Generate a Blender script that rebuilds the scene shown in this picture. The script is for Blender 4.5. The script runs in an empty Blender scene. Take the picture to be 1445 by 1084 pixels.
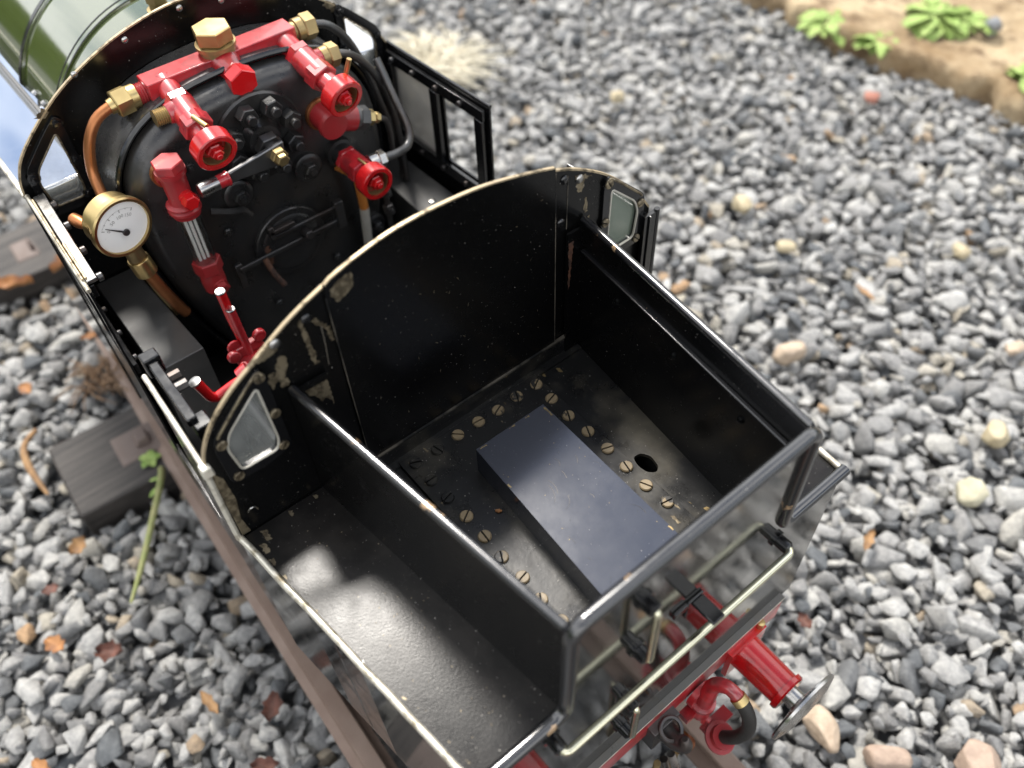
import bpy, bmesh, math, random
import numpy as np
from mathutils import Vector, Matrix, noise as mnoise
from mathutils.geometry import tessellate_polygon
U = 0.0044                      # one working unit in metres
R = math.radians
sc = bpy.context.scene
# ------------------------------------------------------------------ camera
CAM = Vector((49.178, -31.598, 77.028))
rx = Vector((0.63395413, 0.77272703, -0.03154529))
ry = Vector((0.58260941, -0.50400865, -0.63760611))
rz = Vector((-0.50859457, 0.38583444, -0.7697164))
cam = bpy.data.cameras.new('camera'); co = bpy.data.objects.new('camera', cam); sc.collection.objects.link(co)
co.matrix_world = Matrix(((rx.x, -ry.x, -rz.x, CAM.x*U), (rx.y, -ry.y, -rz.y, CAM.y*U), (rx.z, -ry.z, -rz.z, CAM.z*U), (0, 0, 0, 1)))
cam.sensor_width = 36; cam.lens = 30.84; cam.clip_start = 0.01; cam.clip_end = 2000
cam.dof.use_dof = True; cam.dof.focus_distance = 93*U; cam.dof.aperture_fstop = 6.2
sc.camera = co
# ------------------------------------------------------------------ light
SUN_DIR = Vector((-0.53, 0.15, 0.84)).normalized()
el = math.asin(SUN_DIR.z); az = math.atan2(SUN_DIR.x, SUN_DIR.y)
w = bpy.data.worlds.new("World"); sc.world = w; w.use_nodes = True
nt = w.node_tree; nt.nodes.clear()
def N(t, tree=None, **kw):
    n = (tree or nt).nodes.new(t)
    for k, v in kw.items():
        if hasattr(n, k): setattr(n, k, v)
        else: n.inputs[k].default_value = v
    return n
out = N('ShaderNodeOutputWorld'); bg = N('ShaderNodeBackground'); bg.inputs['Strength'].default_value = 0.088
sky = N('ShaderNodeTexSky', sky_type='NISHITA'); sky.sun_disc = False; sky.sun_elevation = el; sky.sun_rotation = az
sky.air_density = 1.0; sky.dust_density = 0.5; sky.ozone_density = 1.3
tc = N('ShaderNodeTexCoord'); sep = N('ShaderNodeSeparateXYZ')
nt.links.new(tc.outputs['Generated'], sep.inputs[0])
cn = N('ShaderNodeTexNoise'); cn.inputs['Scale'].default_value = 2.1; cn.inputs['Detail'].default_value = 7; cn.inputs['Roughness'].default_value = 0.55
nt.links.new(tc.outputs['Generated'], cn.inputs['Vector'])
cr = N('ShaderNodeMapRange'); cr.inputs['From Min'].default_value = 0.40; cr.inputs['From Max'].default_value = 0.54
nt.links.new(cn.outputs['Fac'], cr.inputs['Value'])
gap = N('ShaderNodeVectorMath', operation='DOT_PRODUCT'); gap.inputs[1].default_value = Vector((-0.24, 0.36, 0.90)).normalized()
nt.links.new(tc.outputs['Generated'], gap.inputs[0])      # a wide blue gap in the clouds, high behind the bunker
gr = N('ShaderNodeMapRange'); gr.inputs['From Min'].default_value = 0.925; gr.inputs['From Max'].default_value = 0.975; gr.inputs['To Min'].default_value = 1.0; gr.inputs['To Max'].default_value = 0.12
nt.links.new(gap.outputs['Value'], gr.inputs['Value'])
gm = N('ShaderNodeMath', operation='MULTIPLY'); nt.links.new(cr.outputs[0], gm.inputs[0]); nt.links.new(gr.outputs[0], gm.inputs[1])
mixc = N('ShaderNodeMix', data_type='RGBA')
nt.links.new(gm.outputs[0], mixc.inputs[0]); nt.links.new(sky.outputs[0], mixc.inputs[6])
mixc.inputs[7].default_value = (16.0, 16.1, 16.3, 1)
nt.links.new(mixc.outputs[2], bg.inputs['Color']); nt.links.new(bg.outputs[0], out.inputs[0])
sl = bpy.data.lights.new('sun', 'SUN'); sl.energy = 3.5; sl.angle = R(12); sl.color = (1, 0.95, 0.88)
so = bpy.data.objects.new('sun', sl); sc.collection.objects.link(so)
so.rotation_euler = SUN_DIR.to_track_quat('Z', 'Y').to_euler()
sc.view_settings.view_transform = 'Standard'; sc.view_settings.look = 'None'
sc.view_settings.gamma = 1.0; sc.view_settings.exposure = 0.70
try: sc.view_settings.use_curve_mapping = False
except Exception: pass
sc.render.engine = 'CYCLES'
# ------------------------------------------------------------------ materials
M = {}
def mat(name):
    m = bpy.data.materials.new(name); m.use_nodes = True; M[name] = m
    t = m.node_tree; return m, t, t.nodes['Principled BSDF']
def tex(t, scale, detail=4, rough=0.55, kind='Noise', stretch=None):
    c = t.nodes.new('ShaderNodeTexCoord'); n = t.nodes.new('ShaderNodeTex'+kind)
    n.inputs['Scale'].default_value = scale/U
    if kind == 'Noise': n.inputs['Detail'].default_value = detail; n.inputs['Roughness'].default_value = rough
    src = c.outputs['Object']
    if stretch:
        mp = t.nodes.new('ShaderNodeMapping'); mp.inputs['Scale'].default_value = stretch
        if len(stretch) == 3: pass
        t.links.new(src, mp.inputs['Vector']); src = mp.outputs[0]
    t.links.new(src, n.inputs['Vector'])
    return n.outputs[0]
def rng(t, src, a, b, c=0.0, d=1.0):
    m = t.nodes.new('ShaderNodeMapRange'); m.inputs['From Min'].default_value = a; m.inputs['From Max'].default_value = b
    m.inputs['To Min'].default_value = c; m.inputs['To Max'].default_value = d
    t.links.new(src, m.inputs['Value']); return m.outputs[0]
def mixcol(t, fac, a, b):
    m = t.nodes.new('ShaderNodeMix'); m.data_type = 'RGBA'
    t.links.new(fac, m.inputs[0])
    for s, v in ((6, a), (7, b)):
        if isinstance(v, tuple): m.inputs[s].default_value = (*v, 1)
        else: t.links.new(v, m.inputs[s])
    return m.outputs[2]
def mathn(t, op, a, b=None, clamp=True):
    m = t.nodes.new('ShaderNodeMath'); m.operation = op; m.use_clamp = clamp
    for i, v in ((0, a), (1, b)):
        if v is None: continue
        if isinstance(v, (int, float)): m.inputs[i].default_value = v
        else: t.links.new(v, m.inputs[i])
    return m.outputs[0]
def bump(t, p, src, strength, dist):
    b = t.nodes.new('ShaderNodeBump'); b.inputs['Strength'].default_value = strength; b.inputs['Distance'].default_value = dist*U
    t.links.new(src, b.inputs['Height']); t.links.new(b.outputs[0], p.inputs['Normal'])
def paint(name, col, rough, speck=0.5, speckcol=(0.35, 0.33, 0.30), metal=0, coat=0.0, dust=None, wear=None, bmp=0.15, rvar=0.12, rstretch=None, ior=1.5, bsc=1.1, dsc=0.13):
    m, t, p = mat(name)
    c = col
    n1 = tex(t, 4.5, 2, 0.5); f1 = rng(t, n1, 0.765-0.05*speck, 0.80-0.05*speck, 0, 0.8)
    if dust:
        f0 = rng(t, tex(t, dsc, 6, 0.62), dust[1], dust[2], 0, dust[3]); c = mixcol(t, f0, col, dust[0])
    c = mixcol(t, f1, c, speckcol)
    if wear:
        f2 = rng(t, tex(t, wear[1], 5, 0.6), wear[2], wear[2]+0.02); c = mixcol(t, f2, c, wear[0])
        t.links.new(mathn(t, 'MULTIPLY', f2, wear[3]), p.inputs['Metallic'])
    else: p.inputs['Metallic'].default_value = metal
    t.links.new(c, p.inputs['Base Color'])
    n3 = tex(t, 0.35, 6, 0.65, stretch=rstretch)
    t.links.new(rng(t, n3, 0.3, 0.7, max(0.02, rough-rvar), rough+rvar), p.inputs['Roughness'])
    p.inputs['Coat Weight'].default_value = coat; p.inputs['Coat Roughness'].default_value = 0.08
    p.inputs['IOR'].default_value = ior
    if bmp: bump(t, p, tex(t, bsc, 4), bmp, 0.05)
    return m
BK = (0.006, 0.006, 0.0065)
paint('black_gloss', BK, 0.15, speck=0.2, rvar=0.06, bmp=0.04, ior=1.6)
paint('tank_polish', (0.80, 0.81, 0.82), 0.05, speck=0.2, rvar=0.02, bmp=0.0, metal=1)
paint('bead_gloss', (0.010, 0.010, 0.011), 0.20, speck=0.2, rvar=0.06, bmp=0.1, ior=1.95, wear=((0.42, 0.28, 0.16), 0.30, 0.665, 0.3))
paint('worn_line', (0.17, 0.15, 0.12), 0.45, speck=0.5, metal=0.4, dust=((0.02, 0.02, 0.02), 0.45, 0.55, 1.0))
paint('black_mirror', (0.012, 0.012, 0.011), 0.10, speck=0.5, rvar=0.05, bmp=0.03, dust=((0.10, 0.09, 0.075), 0.5, 0.8, 0.25), ior=2.0)
paint('black_inner', (0.003, 0.003, 0.003), 0.24, ior=1.36, speck=0.55, rvar=0.06, bmp=0.05)
paint('black_floor', (0.010, 0.010, 0.010), 0.33, ior=1.5, speck=1.2, rvar=0.10, dust=((0.13, 0.115, 0.085), 0.50, 0.75, 0.55), wear=((0.42, 0.32, 0.18), 0.35, 0.735, 0.3), bmp=0.3)
paint('black_deck', (0.010, 0.0095, 0.009), 0.24, ior=1.34, speck=0.9, rvar=0.05, dust=((0.07, 0.062, 0.055), 0.45, 0.8, 0.4), bmp=0.22, bsc=5.5)
paint('block_paint', (0.022, 0.026, 0.040), 0.17, ior=2.1, speck=0.4, rvar=0.02, bmp=0.08)
paint('black_oily', (0.017, 0.017, 0.017), 0.36, ior=1.6, speck=0.3, rvar=0.15, dust=((0.05, 0.04, 0.03), 0.5, 0.8, 0.6), bmp=0.6)
paint('black_satin', (0.034, 0.034, 0.034), 0.42, ior=1.7, speck=0.6, rvar=0.08, dust=((0.09, 0.085, 0.075), 0.4, 0.8, 0.5), bmp=0.2)
paint('cladding', (0.022, 0.022, 0.023), 0.28, ior=1.9, speck=0.6, rvar=0.12, dust=((0.10, 0.095, 0.085), 0.4, 0.7, 0.5), bmp=0.2)
paint('red_paint', (0.42, 0.014, 0.020), 0.34, dsc=.45, dust=((0.16, 0.012, 0.014), 0.46, 0.62, 0.7), ior=1.7, speck=0.2, rvar=0.06, coat=0.5, bmp=0.15, wear=((0.30, 0.20, 0.10), 0.45, 0.70, 0.5))
paint('red_fresh', (0.52, 0.008, 0.010), 0.24, dsc=.5, dust=((0.22, 0.006, 0.007), 0.48, 0.66, 0.6), speck=0.1, rvar=0.05, coat=0.6, bmp=0.03)
paint('red_dull', (0.30, 0.018, 0.022), 0.36, speck=0.3, rvar=0.08, bmp=0.4, dust=((0.12, 0.05, 0.04), 0.45, 0.8, 0.6))
paint('boiler_green', (0.055, 0.075, 0.020), 0.09, speck=0.1, rvar=0.03, coat=0.7, bmp=0.0, ior=2.1)
paint('brass', (0.56, 0.43, 0.20), 0.38, speck=0.2, metal=1, rvar=0.1, speckcol=(0.25, 0.15, 0.06), bmp=0.2, dust=((0.30, 0.18, 0.07), 0.45, 0.75, 0.7))
paint('brass_dull', (0.40, 0.30, 0.14), 0.42, speck=0.4, metal=0.8, rvar=0.1, speckcol=(0.12, 0.08, 0.04), bmp=0.4, dust=((0.16, 0.11, 0.06), 0.4, 0.7, 0.7))
paint('brass_edge', (0.46, 0.37, 0.24), 0.45, dsc=0.6, speck=0.4, metal=0.55, rvar=0.1, speckcol=(0.08, 0.06, 0.04), bmp=0.3, dust=((0.10, 0.08, 0.05), 0.52, 0.62, 0.9))
paint('bare_edge', (0.70, 0.66, 0.56), 0.35, dsc=0.6, speck=0.6, metal=0.5, rvar=0.1, speckcol=(0.05, 0.04, 0.03), bmp=0.5, dust=((0.22, 0.18, 0.11), 0.50, 0.66, 0.9))
paint('worn_metal', (0.23, 0.19, 0.125), 0.40, dsc=1.3, speck=1.5, metal=0.6, rvar=0.15, speckcol=(0.55, 0.5, 0.42), bmp=1.0, dust=((0.07, 0.055, 0.035), 0.45, 0.56, 0.85), rstretch=(1, 3, .6))
paint('copper', (0.50, 0.20, 0.08), 0.38, speck=0.2, metal=0.85, rvar=0.1, speckcol=(0.12, 0.05, 0.03), bmp=0.3, dust=((0.20, 0.08, 0.035), 0.4, 0.7, 0.7))
paint('plate_dusty', (0.12, 0.115, 0.105), 0.36, speck=.9, dsc=.4, dust=((0.13, 0.11, 0.085), 0.5, 0.7, 0.7))
paint('rusty', (0.13, 0.06, 0.035), 0.6, speck=0.1, dsc=.7, dust=((0.03, 0.02, 0.018), 0.4, 0.6, 0.9))
paint('orange_rod', (0.45, 0.16, 0.03), 0.4, speck=0.1)
paint('steel', (0.50, 0.49, 0.47), 0.28, speck=0.3, metal=1, rvar=0.1, speckcol=(0.15, 0.12, 0.10), bmp=0.15, dust=((0.22, 0.20, 0.18), 0.45, 0.7, 0.6))
paint('dark_steel', (0.10, 0.10, 0.10), 0.35, speck=0.3, metal=0.8, rvar=0.1, bmp=0.4, dust=((0.08, 0.05, 0.035), 0.45, 0.7, 0.7))
paint('lever_steel', (0.20, 0.20, 0.20), 0.35, speck=0.3, metal=0.9, rvar=0.08, bmp=0.2)
paint('nickel_rod', (0.74, 0.71, 0.52), 0.20, speck=0.2, metal=1, rvar=0.05, speckcol=(0.3, 0.25, 0.15), bmp=0.03)
paint('rail_steel', (0.19, 0.130, 0.100), 0.50, speck=0.3, metal=0.25, rvar=0.08, speckcol=(0.25, 0.2, 0.17), bmp=0.3, dust=((0.27, 0.205, 0.165), 0.4, 0.7, 0.6))
paint('rail_chair', (0.15, 0.115, 0.10), 0.7, speck=0.3, bmp=0.5)
paint('rubber', (0.022, 0.020, 0.018), 0.55, speck=0.3, bmp=0.3)
paint('dial_white', (0.86, 0.86, 0.83), 0.35, speck=0.0, bmp=0, speckcol=(0.8, 0.8, 0.78))
paint('ink', (0.03, 0.03, 0.03), 0.5, speck=0, bmp=0)
paint('ink_faded', (0.33, 0.32, 0.30), 0.5, speck=0, bmp=0)
paint('screw_brass', (0.25, 0.19, 0.11), 0.40, speck=0.4, metal=0.45, rvar=0.1, speckcol=(0.08, 0.06, 0.04), bmp=0.4, wear=((0.03, 0.028, 0.025), 0.22, 0.56, 0.0))
paint('pale_plate', (0.52, 0.50, 0.44), 0.35, speck=0.4, metal=0.3, bmp=0.2, dust=((0.35, 0.32, 0.25), 0.4, 0.7, 0.7))
def simple(name, col, rough=0.6, **kw):
    m, t, p = mat(name); p.inputs['Base Color'].default_value = (*col, 1); p.inputs['Roughness'].default_value = rough
    for k, v in kw.items(): p.inputs[k].default_value = v
    return m
simple('glass', (0.95, 0.96, 0.95), 0.03, **{'Transmission Weight': 1.0, 'IOR': 1.47})
simple('void', (0.004, 0.004, 0.004), 0.9)
def glazing(name, col, alpha, rough):
    m, t, p = mat(name); p.inputs['Base Color'].default_value = (*col, 1); p.inputs['Roughness'].default_value = rough
    f = rng(t, tex(t, 0.6, 6, 0.7), 0.35, 0.75, alpha-0.05, alpha+0.06); p.inputs['IOR'].default_value = 1.9; t.links.new(f, p.inputs['Alpha'])
    return m
glazing('plexi', (0.50, 0.52, 0.50), 0.17, 0.06)
glazing('plexi_pale', (0.62, 0.60, 0.55), 0.80, 0.25)
glazing('plexi_green', (0.20, 0.24, 0.19), 0.6, 0.08)
# stones with a colour per stone (each stone's own rock colour)
def stone_mat():
    m, t, p = mat('gravel_stone')
    a = t.nodes.new('ShaderNodeAttribute'); a.attribute_name = 'rock'; a.attribute_type = 'GEOMETRY'
    r = t.nodes.new('ShaderNodeValToRGB'); e = r.color_ramp.elements
    e[0].position = 0; e[0].color = (0.105, 0.115, 0.125, 1); e[1].position = 1; e[1].color = (0.38, 0.24, 0.13, 1)
    for pos, c in ((0.2, (0.20, 0.20, 0.20)), (0.45, (0.30, 0.30, 0.298)), (0.75, (0.42, 0.42, 0.412)), (0.93, (0.38, 0.375, 0.355)), (0.975, (0.37, 0.34, 0.28)), (0.993, (0.33, 0.27, 0.20))):
        x = e.new(pos); x.color = (*c, 1)
    t.links.new(a.outputs['Fac'], r.inputs['Fac'])
    n = rng(t, tex(t, 0.9, 6, 0.7), 0.3, 0.7, 0, 1)
    c = mixcol(t, n, (0.55, 0.55, 0.56), (1.35, 1.33, 1.28))
    mm = t.nodes.new('ShaderNodeMix'); mm.data_type = 'RGBA'; mm.blend_type = 'MULTIPLY'; mm.inputs[0].default_value = 0.9
    t.links.new(r.outputs[0], mm.inputs[6]); t.links.new(c, mm.inputs[7])
    t.links.new(mm.outputs[2], p.inputs['Base Color']); p.inputs['Roughness'].default_value = 0.72
    bump(t, p, tex(t, 1.3, 6, 0.72), 1.0, 0.4)
stone_mat()
def ground_mat():
    m, t, p = mat('stony_ground')
    v = tex(t, 0.22, kind='Voronoi'); f = rng(t, v, 0.0, 0.75)
    c = mixcol(t, f, (0.24, 0.25, 0.26), (0.05, 0.05, 0.05)); c2 = mixcol(t, rng(t, tex(t, 0.15, 5), 0.35, 0.7), c, (0.15, 0.15, 0.15))
    t.links.new(c2, p.inputs['Base Color']); p.inputs['Roughness'].default_value = 0.9
    bump(t, p, f, 1.0, 2.0)
ground_mat()
def kerb_mat():
    m, t, p = mat('sandstone')
    n = tex(t, 0.05, 8, 0.65); c = mixcol(t, rng(t, n, 0.35, 0.65), (0.20, 0.125, 0.055), (0.52, 0.41, 0.26))
    c = mixcol(t, rng(t, tex(t, 0.16, 8, 0.75), 0.50, 0.66), c, (0.13, 0.08, 0.04))
    t.links.new(c, p.inputs['Base Color']); p.inputs['Roughness'].default_value = 0.85
    bump(t, p, tex(t, 0.25, 8, 0.7), 0.9, 1.5)
kerb_mat()
def wood_mat():
    m, t, p = mat('weathered_sleeper')
    n = tex(t, 0.5, 8, 0.7, stretch=(1.6, 0.07, 1)); c = mixcol(t, rng(t, n, 0.35, 0.68), (0.014, 0.012, 0.011), (0.075, 0.065, 0.058))
    t.links.new(c, p.inputs['Base Color']); p.inputs['Roughness'].default_value = 0.62
    bump(t, p, n, 0.8, 0.5)
wood_mat()
for nm, c1, c2 in (('leaf_orange', (0.42, 0.20, 0.07), (0.22, 0.095, 0.04)), ('leaf_tan', (0.36, 0.21, 0.09), (0.20, 0.11, 0.05)), ('bark_brown', (0.16, 0.065, 0.045), (0.07, 0.03, 0.022)),
                   ('leaf_green', (0.16, 0.27, 0.045), (0.36, 0.46, 0.14)), ('stem_green', (0.22, 0.27, 0.08), (0.34, 0.33, 0.15)), ('straw', (0.62, 0.56, 0.42), (0.74, 0.70, 0.58)),
                   ('brown_fibre', (0.30, 0.19, 0.11), (0.16, 0.10, 0.06)), ('pebble_tan', (0.50, 0.40, 0.30), (0.36, 0.27, 0.19)), ('pebble_yellow', (0.46, 0.40, 0.27), (0.38, 0.31, 0.19)),
                   ('pebble_pale', (0.48, 0.45, 0.33), (0.40, 0.37, 0.26)), ('pebble_red', (0.36, 0.15, 0.10), (0.26, 0.10, 0.07)), ('pebble_brown', (0.40, 0.30, 0.23), (0.30, 0.22, 0.17)),
                   ('hedge_leaf', (0.05, 0.10, 0.02), (0.13, 0.17, 0.05)), ('pebble_grey', (0.22, 0.23, 0.24), (0.16, 0.17, 0.18))):
    m, t, p = mat(nm); t.links.new(mixcol(t, rng(t, tex(t, 0.5, 5, 0.65), 0.35, 0.65), c1, c2), p.inputs['Base Color']); p.inputs['Roughness'].default_value = 0.65
    bump(t, p, tex(t, 1.2, 5, .65), 0.8, 0.25)
    if nm.startswith('leaf'): p.inputs['Subsurface Weight'].default_value = 0.0
# ------------------------------------------------------------------ mesh builder
V = Vector
class MB:
    def __init__(s): s.v = []; s.f = []; s.m = []
    def add(s, vs, fs, mi=0):
        o = len(s.v); s.v += [tuple(v) for v in vs]; s.f += [tuple(i+o for i in f) for f in fs]; s.m += [mi]*len(fs); return s
    def box(s, x0, x1, y0, y1, z0, z1, mi=0):
        vs = [(x, y, z) for x in (x0, x1) for y in (y0, y1) for z in (z0, z1)]
        return s.add(vs, [(0, 1, 3, 2), (4, 6, 7, 5), (0, 4, 5, 1), (2, 3, 7, 6), (0, 2, 6, 4), (1, 5, 7, 3)], mi)
    def hull8(s, bot, top, mi=0):      # two rings of equal length
        n = len(bot); vs = list(bot)+list(top)
        fs = [tuple(range(n))[::-1], tuple(range(n, 2*n))]+[(i, (i+1) % n, n+(i+1) % n, n+i) for i in range(n)]
        return s.add(vs, fs, mi)
    @staticmethod
    def frame(d, up=None):
        d = V(d).normalized(); a = V(up) if up is not None else (V((0, 0, 1)) if abs(d.z) < 0.9 else V((1, 0, 0)))
        x = d.cross(a).normalized(); y = d.cross(x).normalized(); return d, x, y
    def lathe(s, p, d, prof, n=24, mi=0, rot=0.0, up=None, sy=1.0):
        p = V(p); d, x, y = s.frame(d, up); vs = []; fs = []
        for t_, r_ in prof:
            for k in range(n):
                a = 2*math.pi*k/n+rot; vs.append(p+d*t_+x*(math.cos(a)*r_)+y*(math.sin(a)*r_*sy))
        for j in range(len(prof)-1):
            for k in range(n):
                k2 = (k+1) % n; fs.append((j*n+k, j*n+k2, (j+1)*n+k2, (j+1)*n+k))
        L = len(prof)-1
        if prof[0][1] > 1e-6: fs.append(tuple(range(n))[::-1])
        if prof[L][1] > 1e-6: fs.append(tuple(L*n+k for k in range(n)))
        return s.add(vs, fs, mi)
    def cyl(s, p0, p1, r0, r1=None, n=24, mi=0, ch=0.0, rot=0.0):
        p0, p1 = V(p0), V(p1); L = (p1-p0).length; r1 = r0 if r1 is None else r1
        pr = [(0, r0), (L, r1)] if not ch else [(0, r0-ch), (ch, r0), (L-ch, r1), (L, r1-ch)]
        return s.lathe(p0, p1-p0, pr, n, mi, rot)
    def hexn(s, p0, p1, r, mi=0, rot=0.0): return s.cyl(p0, p1, r, n=6, mi=mi, ch=0.12, rot=rot)
    def ring(s, p, d, ro, ri, L, n=32, mi=0, ch=0.12):
        p = V(p); d, x, y = s.frame(d); vs = []; fs = []
        pr = [(0, ri), (0, ro-ch), (ch, ro), (L-ch, ro), (L, ro-ch), (L, ri)]; m = len(pr)
        for t_, r_ in pr:
            for k in range(n):
                a = 2*math.pi*k/n; vs.append(p+d*t_+x*(math.cos(a)*r_)+y*(math.sin(a)*r_))
        for j in range(m):
            for k in range(n):
                k2 = (k+1) % n; j2 = (j+1) % m; fs.append((j*n+k, j*n+k2, j2*n+k2, j2*n+k))
        return s.add(vs, fs, mi)
    def tube(s, pts, r, n=12, mi=0, smooth=4, closed=False):
        P = [V(p) for p in pts]
        rr = list(r) if isinstance(r, (list, tuple)) else [r]*len(P)
        if smooth > 1:
            Q = []; S = []
            for i in range(len(P)-1):
                a = P[max(i-1, 0)]; b = P[i]; c = P[i+1]; d = P[min(i+2, len(P)-1)]
                for k in range(smooth):
                    t_ = k/smooth
                    Q.append(0.5*((2*b)+(c-a)*t_+(2*a-5*b+4*c-d)*t_**2+(3*b-a-3*c+d)*t_**3)); S.append(rr[i]*(1-t_)+rr[i+1]*t_)
            Q.append(P[-1]); S.append(rr[-1]); P, rr = Q, S
        T = [(P[min(i+1, len(P)-1)]-P[max(i-1, 0)]).normalized() for i in range(len(P))]
        _, x, y = s.frame(T[0]); vs = []; fs = []
        for i, p in enumerate(P):
            x = (x-T[i]*x.dot(T[i])).normalized(); y = T[i].cross(x)
            for k in range(n):
                a = 2*math.pi*k/n; vs.append(p+x*(math.cos(a)*rr[i])+y*(math.sin(a)*rr[i]))
        for i in range(len(P)-1):
            for k in range(n): fs.append((i*n+k, i*n+(k+1) % n, (i+1)*n+(k+1) % n, (i+1)*n+k))
        fs.append(tuple(range(n))[::-1]); fs.append(tuple((len(P)-1)*n+k for k in range(n)))
        return s.add(vs, fs, mi)
    def bendtube(s, pts, r, rad, n=12, mi=0, seg=6):       # straight runs with rounded corners
        P = [V(p) for p in pts]; Q = [P[0]]
        for i in range(1, len(P)-1):
            a, b, c = P[i-1], P[i], P[i+1]; u = (a-b).normalized(); w_ = (c-b).normalized()
            k = min(rad, (a-b).length*0.45, (c-b).length*0.45)
            for j in range(seg+1):
                t_ = j/seg; Q.append((b+u*k)*(1-t_)**2+b*2*t_*(1-t_)+(b+w_*k)*t_**2)
        Q.append(P[-1]); return s.tube(Q, r, n, mi, smooth=1)
    def plate(s, poly, f0, f1, holes=(), mi=0, mi_edge=None):
        """poly in 2D; f0(u,v), f1(u,v) give the 3D point on either face"""
        loops = [list(poly)]+[list(h) for h in holes]; flat = [q for l in loops for q in l]
        tr = tessellate_polygon([[V((a, b, 0)) for a, b in l] for l in loops]); n = len(flat)
        vs = [f0(*q) for q in flat]+[f1(*q) for q in flat]
        s.add(vs, [tuple(t_) for t_ in tr]+[tuple(i+n for i in t_[::-1]) for t_ in tr], mi)
        o = len(s.v)-2*n; k = 0
        me = mi if mi_edge is None else mi_edge
        for l in loops:
            m = len(l)
            for i in range(m):
                a, b = o+k+i, o+k+(i+1) % m; s.f.append((a, b, b+n, a+n)); s.m.append(me)
            k += m
        return s
    def build(s, name, mats, parent=None, origin=(0, 0, 0), bev=0.0, seg=2, flat=False, ang=38):
        if isinstance(mats, str): mats = [mats]
        me = bpy.data.meshes.new(name)
        ox, oy, oz = origin
        me.from_pydata([((a-ox)*U, (b-oy)*U, (c-oz)*U) for a, b, c in s.v], [], s.f)
        for m in mats: me.materials.append(M[m])
        me.polygons.foreach_set('material_index', s.m)
        bm = bmesh.new(); bm.from_mesh(me); bmesh.ops.remove_doubles(bm, verts=bm.verts, dist=1e-6); bmesh.ops.recalc_face_normals(bm, faces=bm.faces); bm.to_mesh(me); bm.free()
        if not flat:
            me.polygons.foreach_set('use_smooth', [True]*len(me.polygons)); me.set_sharp_from_angle(angle=R(ang))
        ob = bpy.data.objects.new(name, me); sc.collection.objects.link(ob)
        if parent is not None: ob.parent = parent
        else: ob.location = (ox*U, oy*U, oz*U)
        if bev:
            b = ob.modifiers.new('bevel', 'BEVEL'); b.width = bev*U; b.segments = seg; b.limit_method = 'ANGLE'; b.angle_limit = R(50)
        return ob
def tag(o, label=None, cat=None, group=None, kind=None):
    for k, v in (('label', label), ('category', cat), ('group', group), ('kind', kind)):
        if v: o[k] = v
    return o
def empty(name, loc):
    o = bpy.data.objects.new(name, None); sc.collection.objects.link(o); o.location = V(loc)*U; o.empty_display_size = 0.01; return o
def spline(pts, k=6):
    P = [V((a, b)) for a, b in pts]; Q = []
    for i in range(len(P)-1):
        a = P[max(i-1, 0)]; b = P[i]; c = P[i+1]; d = P[min(i+2, len(P)-1)]
        for j in range(k):
            t_ = j/k; q = 0.5*((2*b)+(c-a)*t_+(2*a-5*b+4*c-d)*t_**2+(3*b-a-3*c+d)*t_**3); Q.append((q.x, q.y))
    Q.append((P[-1].x, P[-1].y)); return Q
def rounded(poly, r, k=4):
    Q = []; n = len(poly)
    for i in range(n):
        a, b, c = V(poly[i-1]), V(poly[i]), V(poly[(i+1) % n]); u = (a-b); w_ = (c-b); rr = min(r, u.length*0.45, w_.length*0.45); u.normalize(); w_.normalize()
        for j in range(k+1):
            t_ = j/k; q = (b+u*rr)*(1-t_)**2+b*2*t_*(1-t_)+(b+w_*rr)*t_**2; Q.append((q.x, q.y))
    return Q
def inset(poly, d):
    c = V((sum(p[0] for p in poly)/len(poly), sum(p[1] for p in poly)/len(poly)))
    return [tuple(c+(V(p)-c)*(1-d/(V(p)-c).length)) for p in poly]
XP = lambda x: (lambda y, z: (x, y, z))       # plane of constant x
YP = lambda y: (lambda x, z: (x, y, z))
ZP = lambda z: (lambda x, y: (x, y, z))
rnd = random.Random(7)
def blotch(mb, poly, plane, mi, jag=0.25, n=5):
    """irregular patch of bare metal: a thin flake lying on its plate"""
    Q = []; m = len(poly); cc = V((sum(p[0] for p in poly)/m, sum(p[1] for p in poly)/m)); poly = [cc+(V(p)-cc)*.76 for p in poly]
    for i in range(m):
        a, b = V(poly[i]), V(poly[(i+1) % m]); k = max(1, int((b-a).length/0.22))
        for j in range(k):
            p = a.lerp(b, j/k); Q.append((p.x+rnd.uniform(-jag, jag)*.8, p.y+rnd.uniform(-jag, jag)*.8))
    tr = tessellate_polygon([[V((a, b, 0)) for a, b in Q]]); mb.add([plane(*q) for q in Q], [tuple(t_) for t_ in tr], mi)
def lerp(a, b, t_): return a+(b-a)*t_
# ================================================================== LOCOMOTIVE
LO = (0, 0, -50)
loco = empty('model_locomotive', LO)
tag(loco, 'black and green live steam model locomotive with open cab, red fittings and empty bunker', 'model locomotive')
class Part:
    """shorthand: a part of the locomotive, whose sub-parts hang below it"""
def part(mb, name, mats, parent=None, **kw): return mb.build(name, mats, parent or loco, origin=LO, **kw)
# half widths
def hin(x): return lerp(17.2, 13.5, (x+2)/32.4)     # inner coal space
def hout(x): return lerp(26.8, 23.2, (x+2)/32.4)    # outer bunker sides
XR = 30.4; ZT = 18.8; ZD = 3.2
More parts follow.
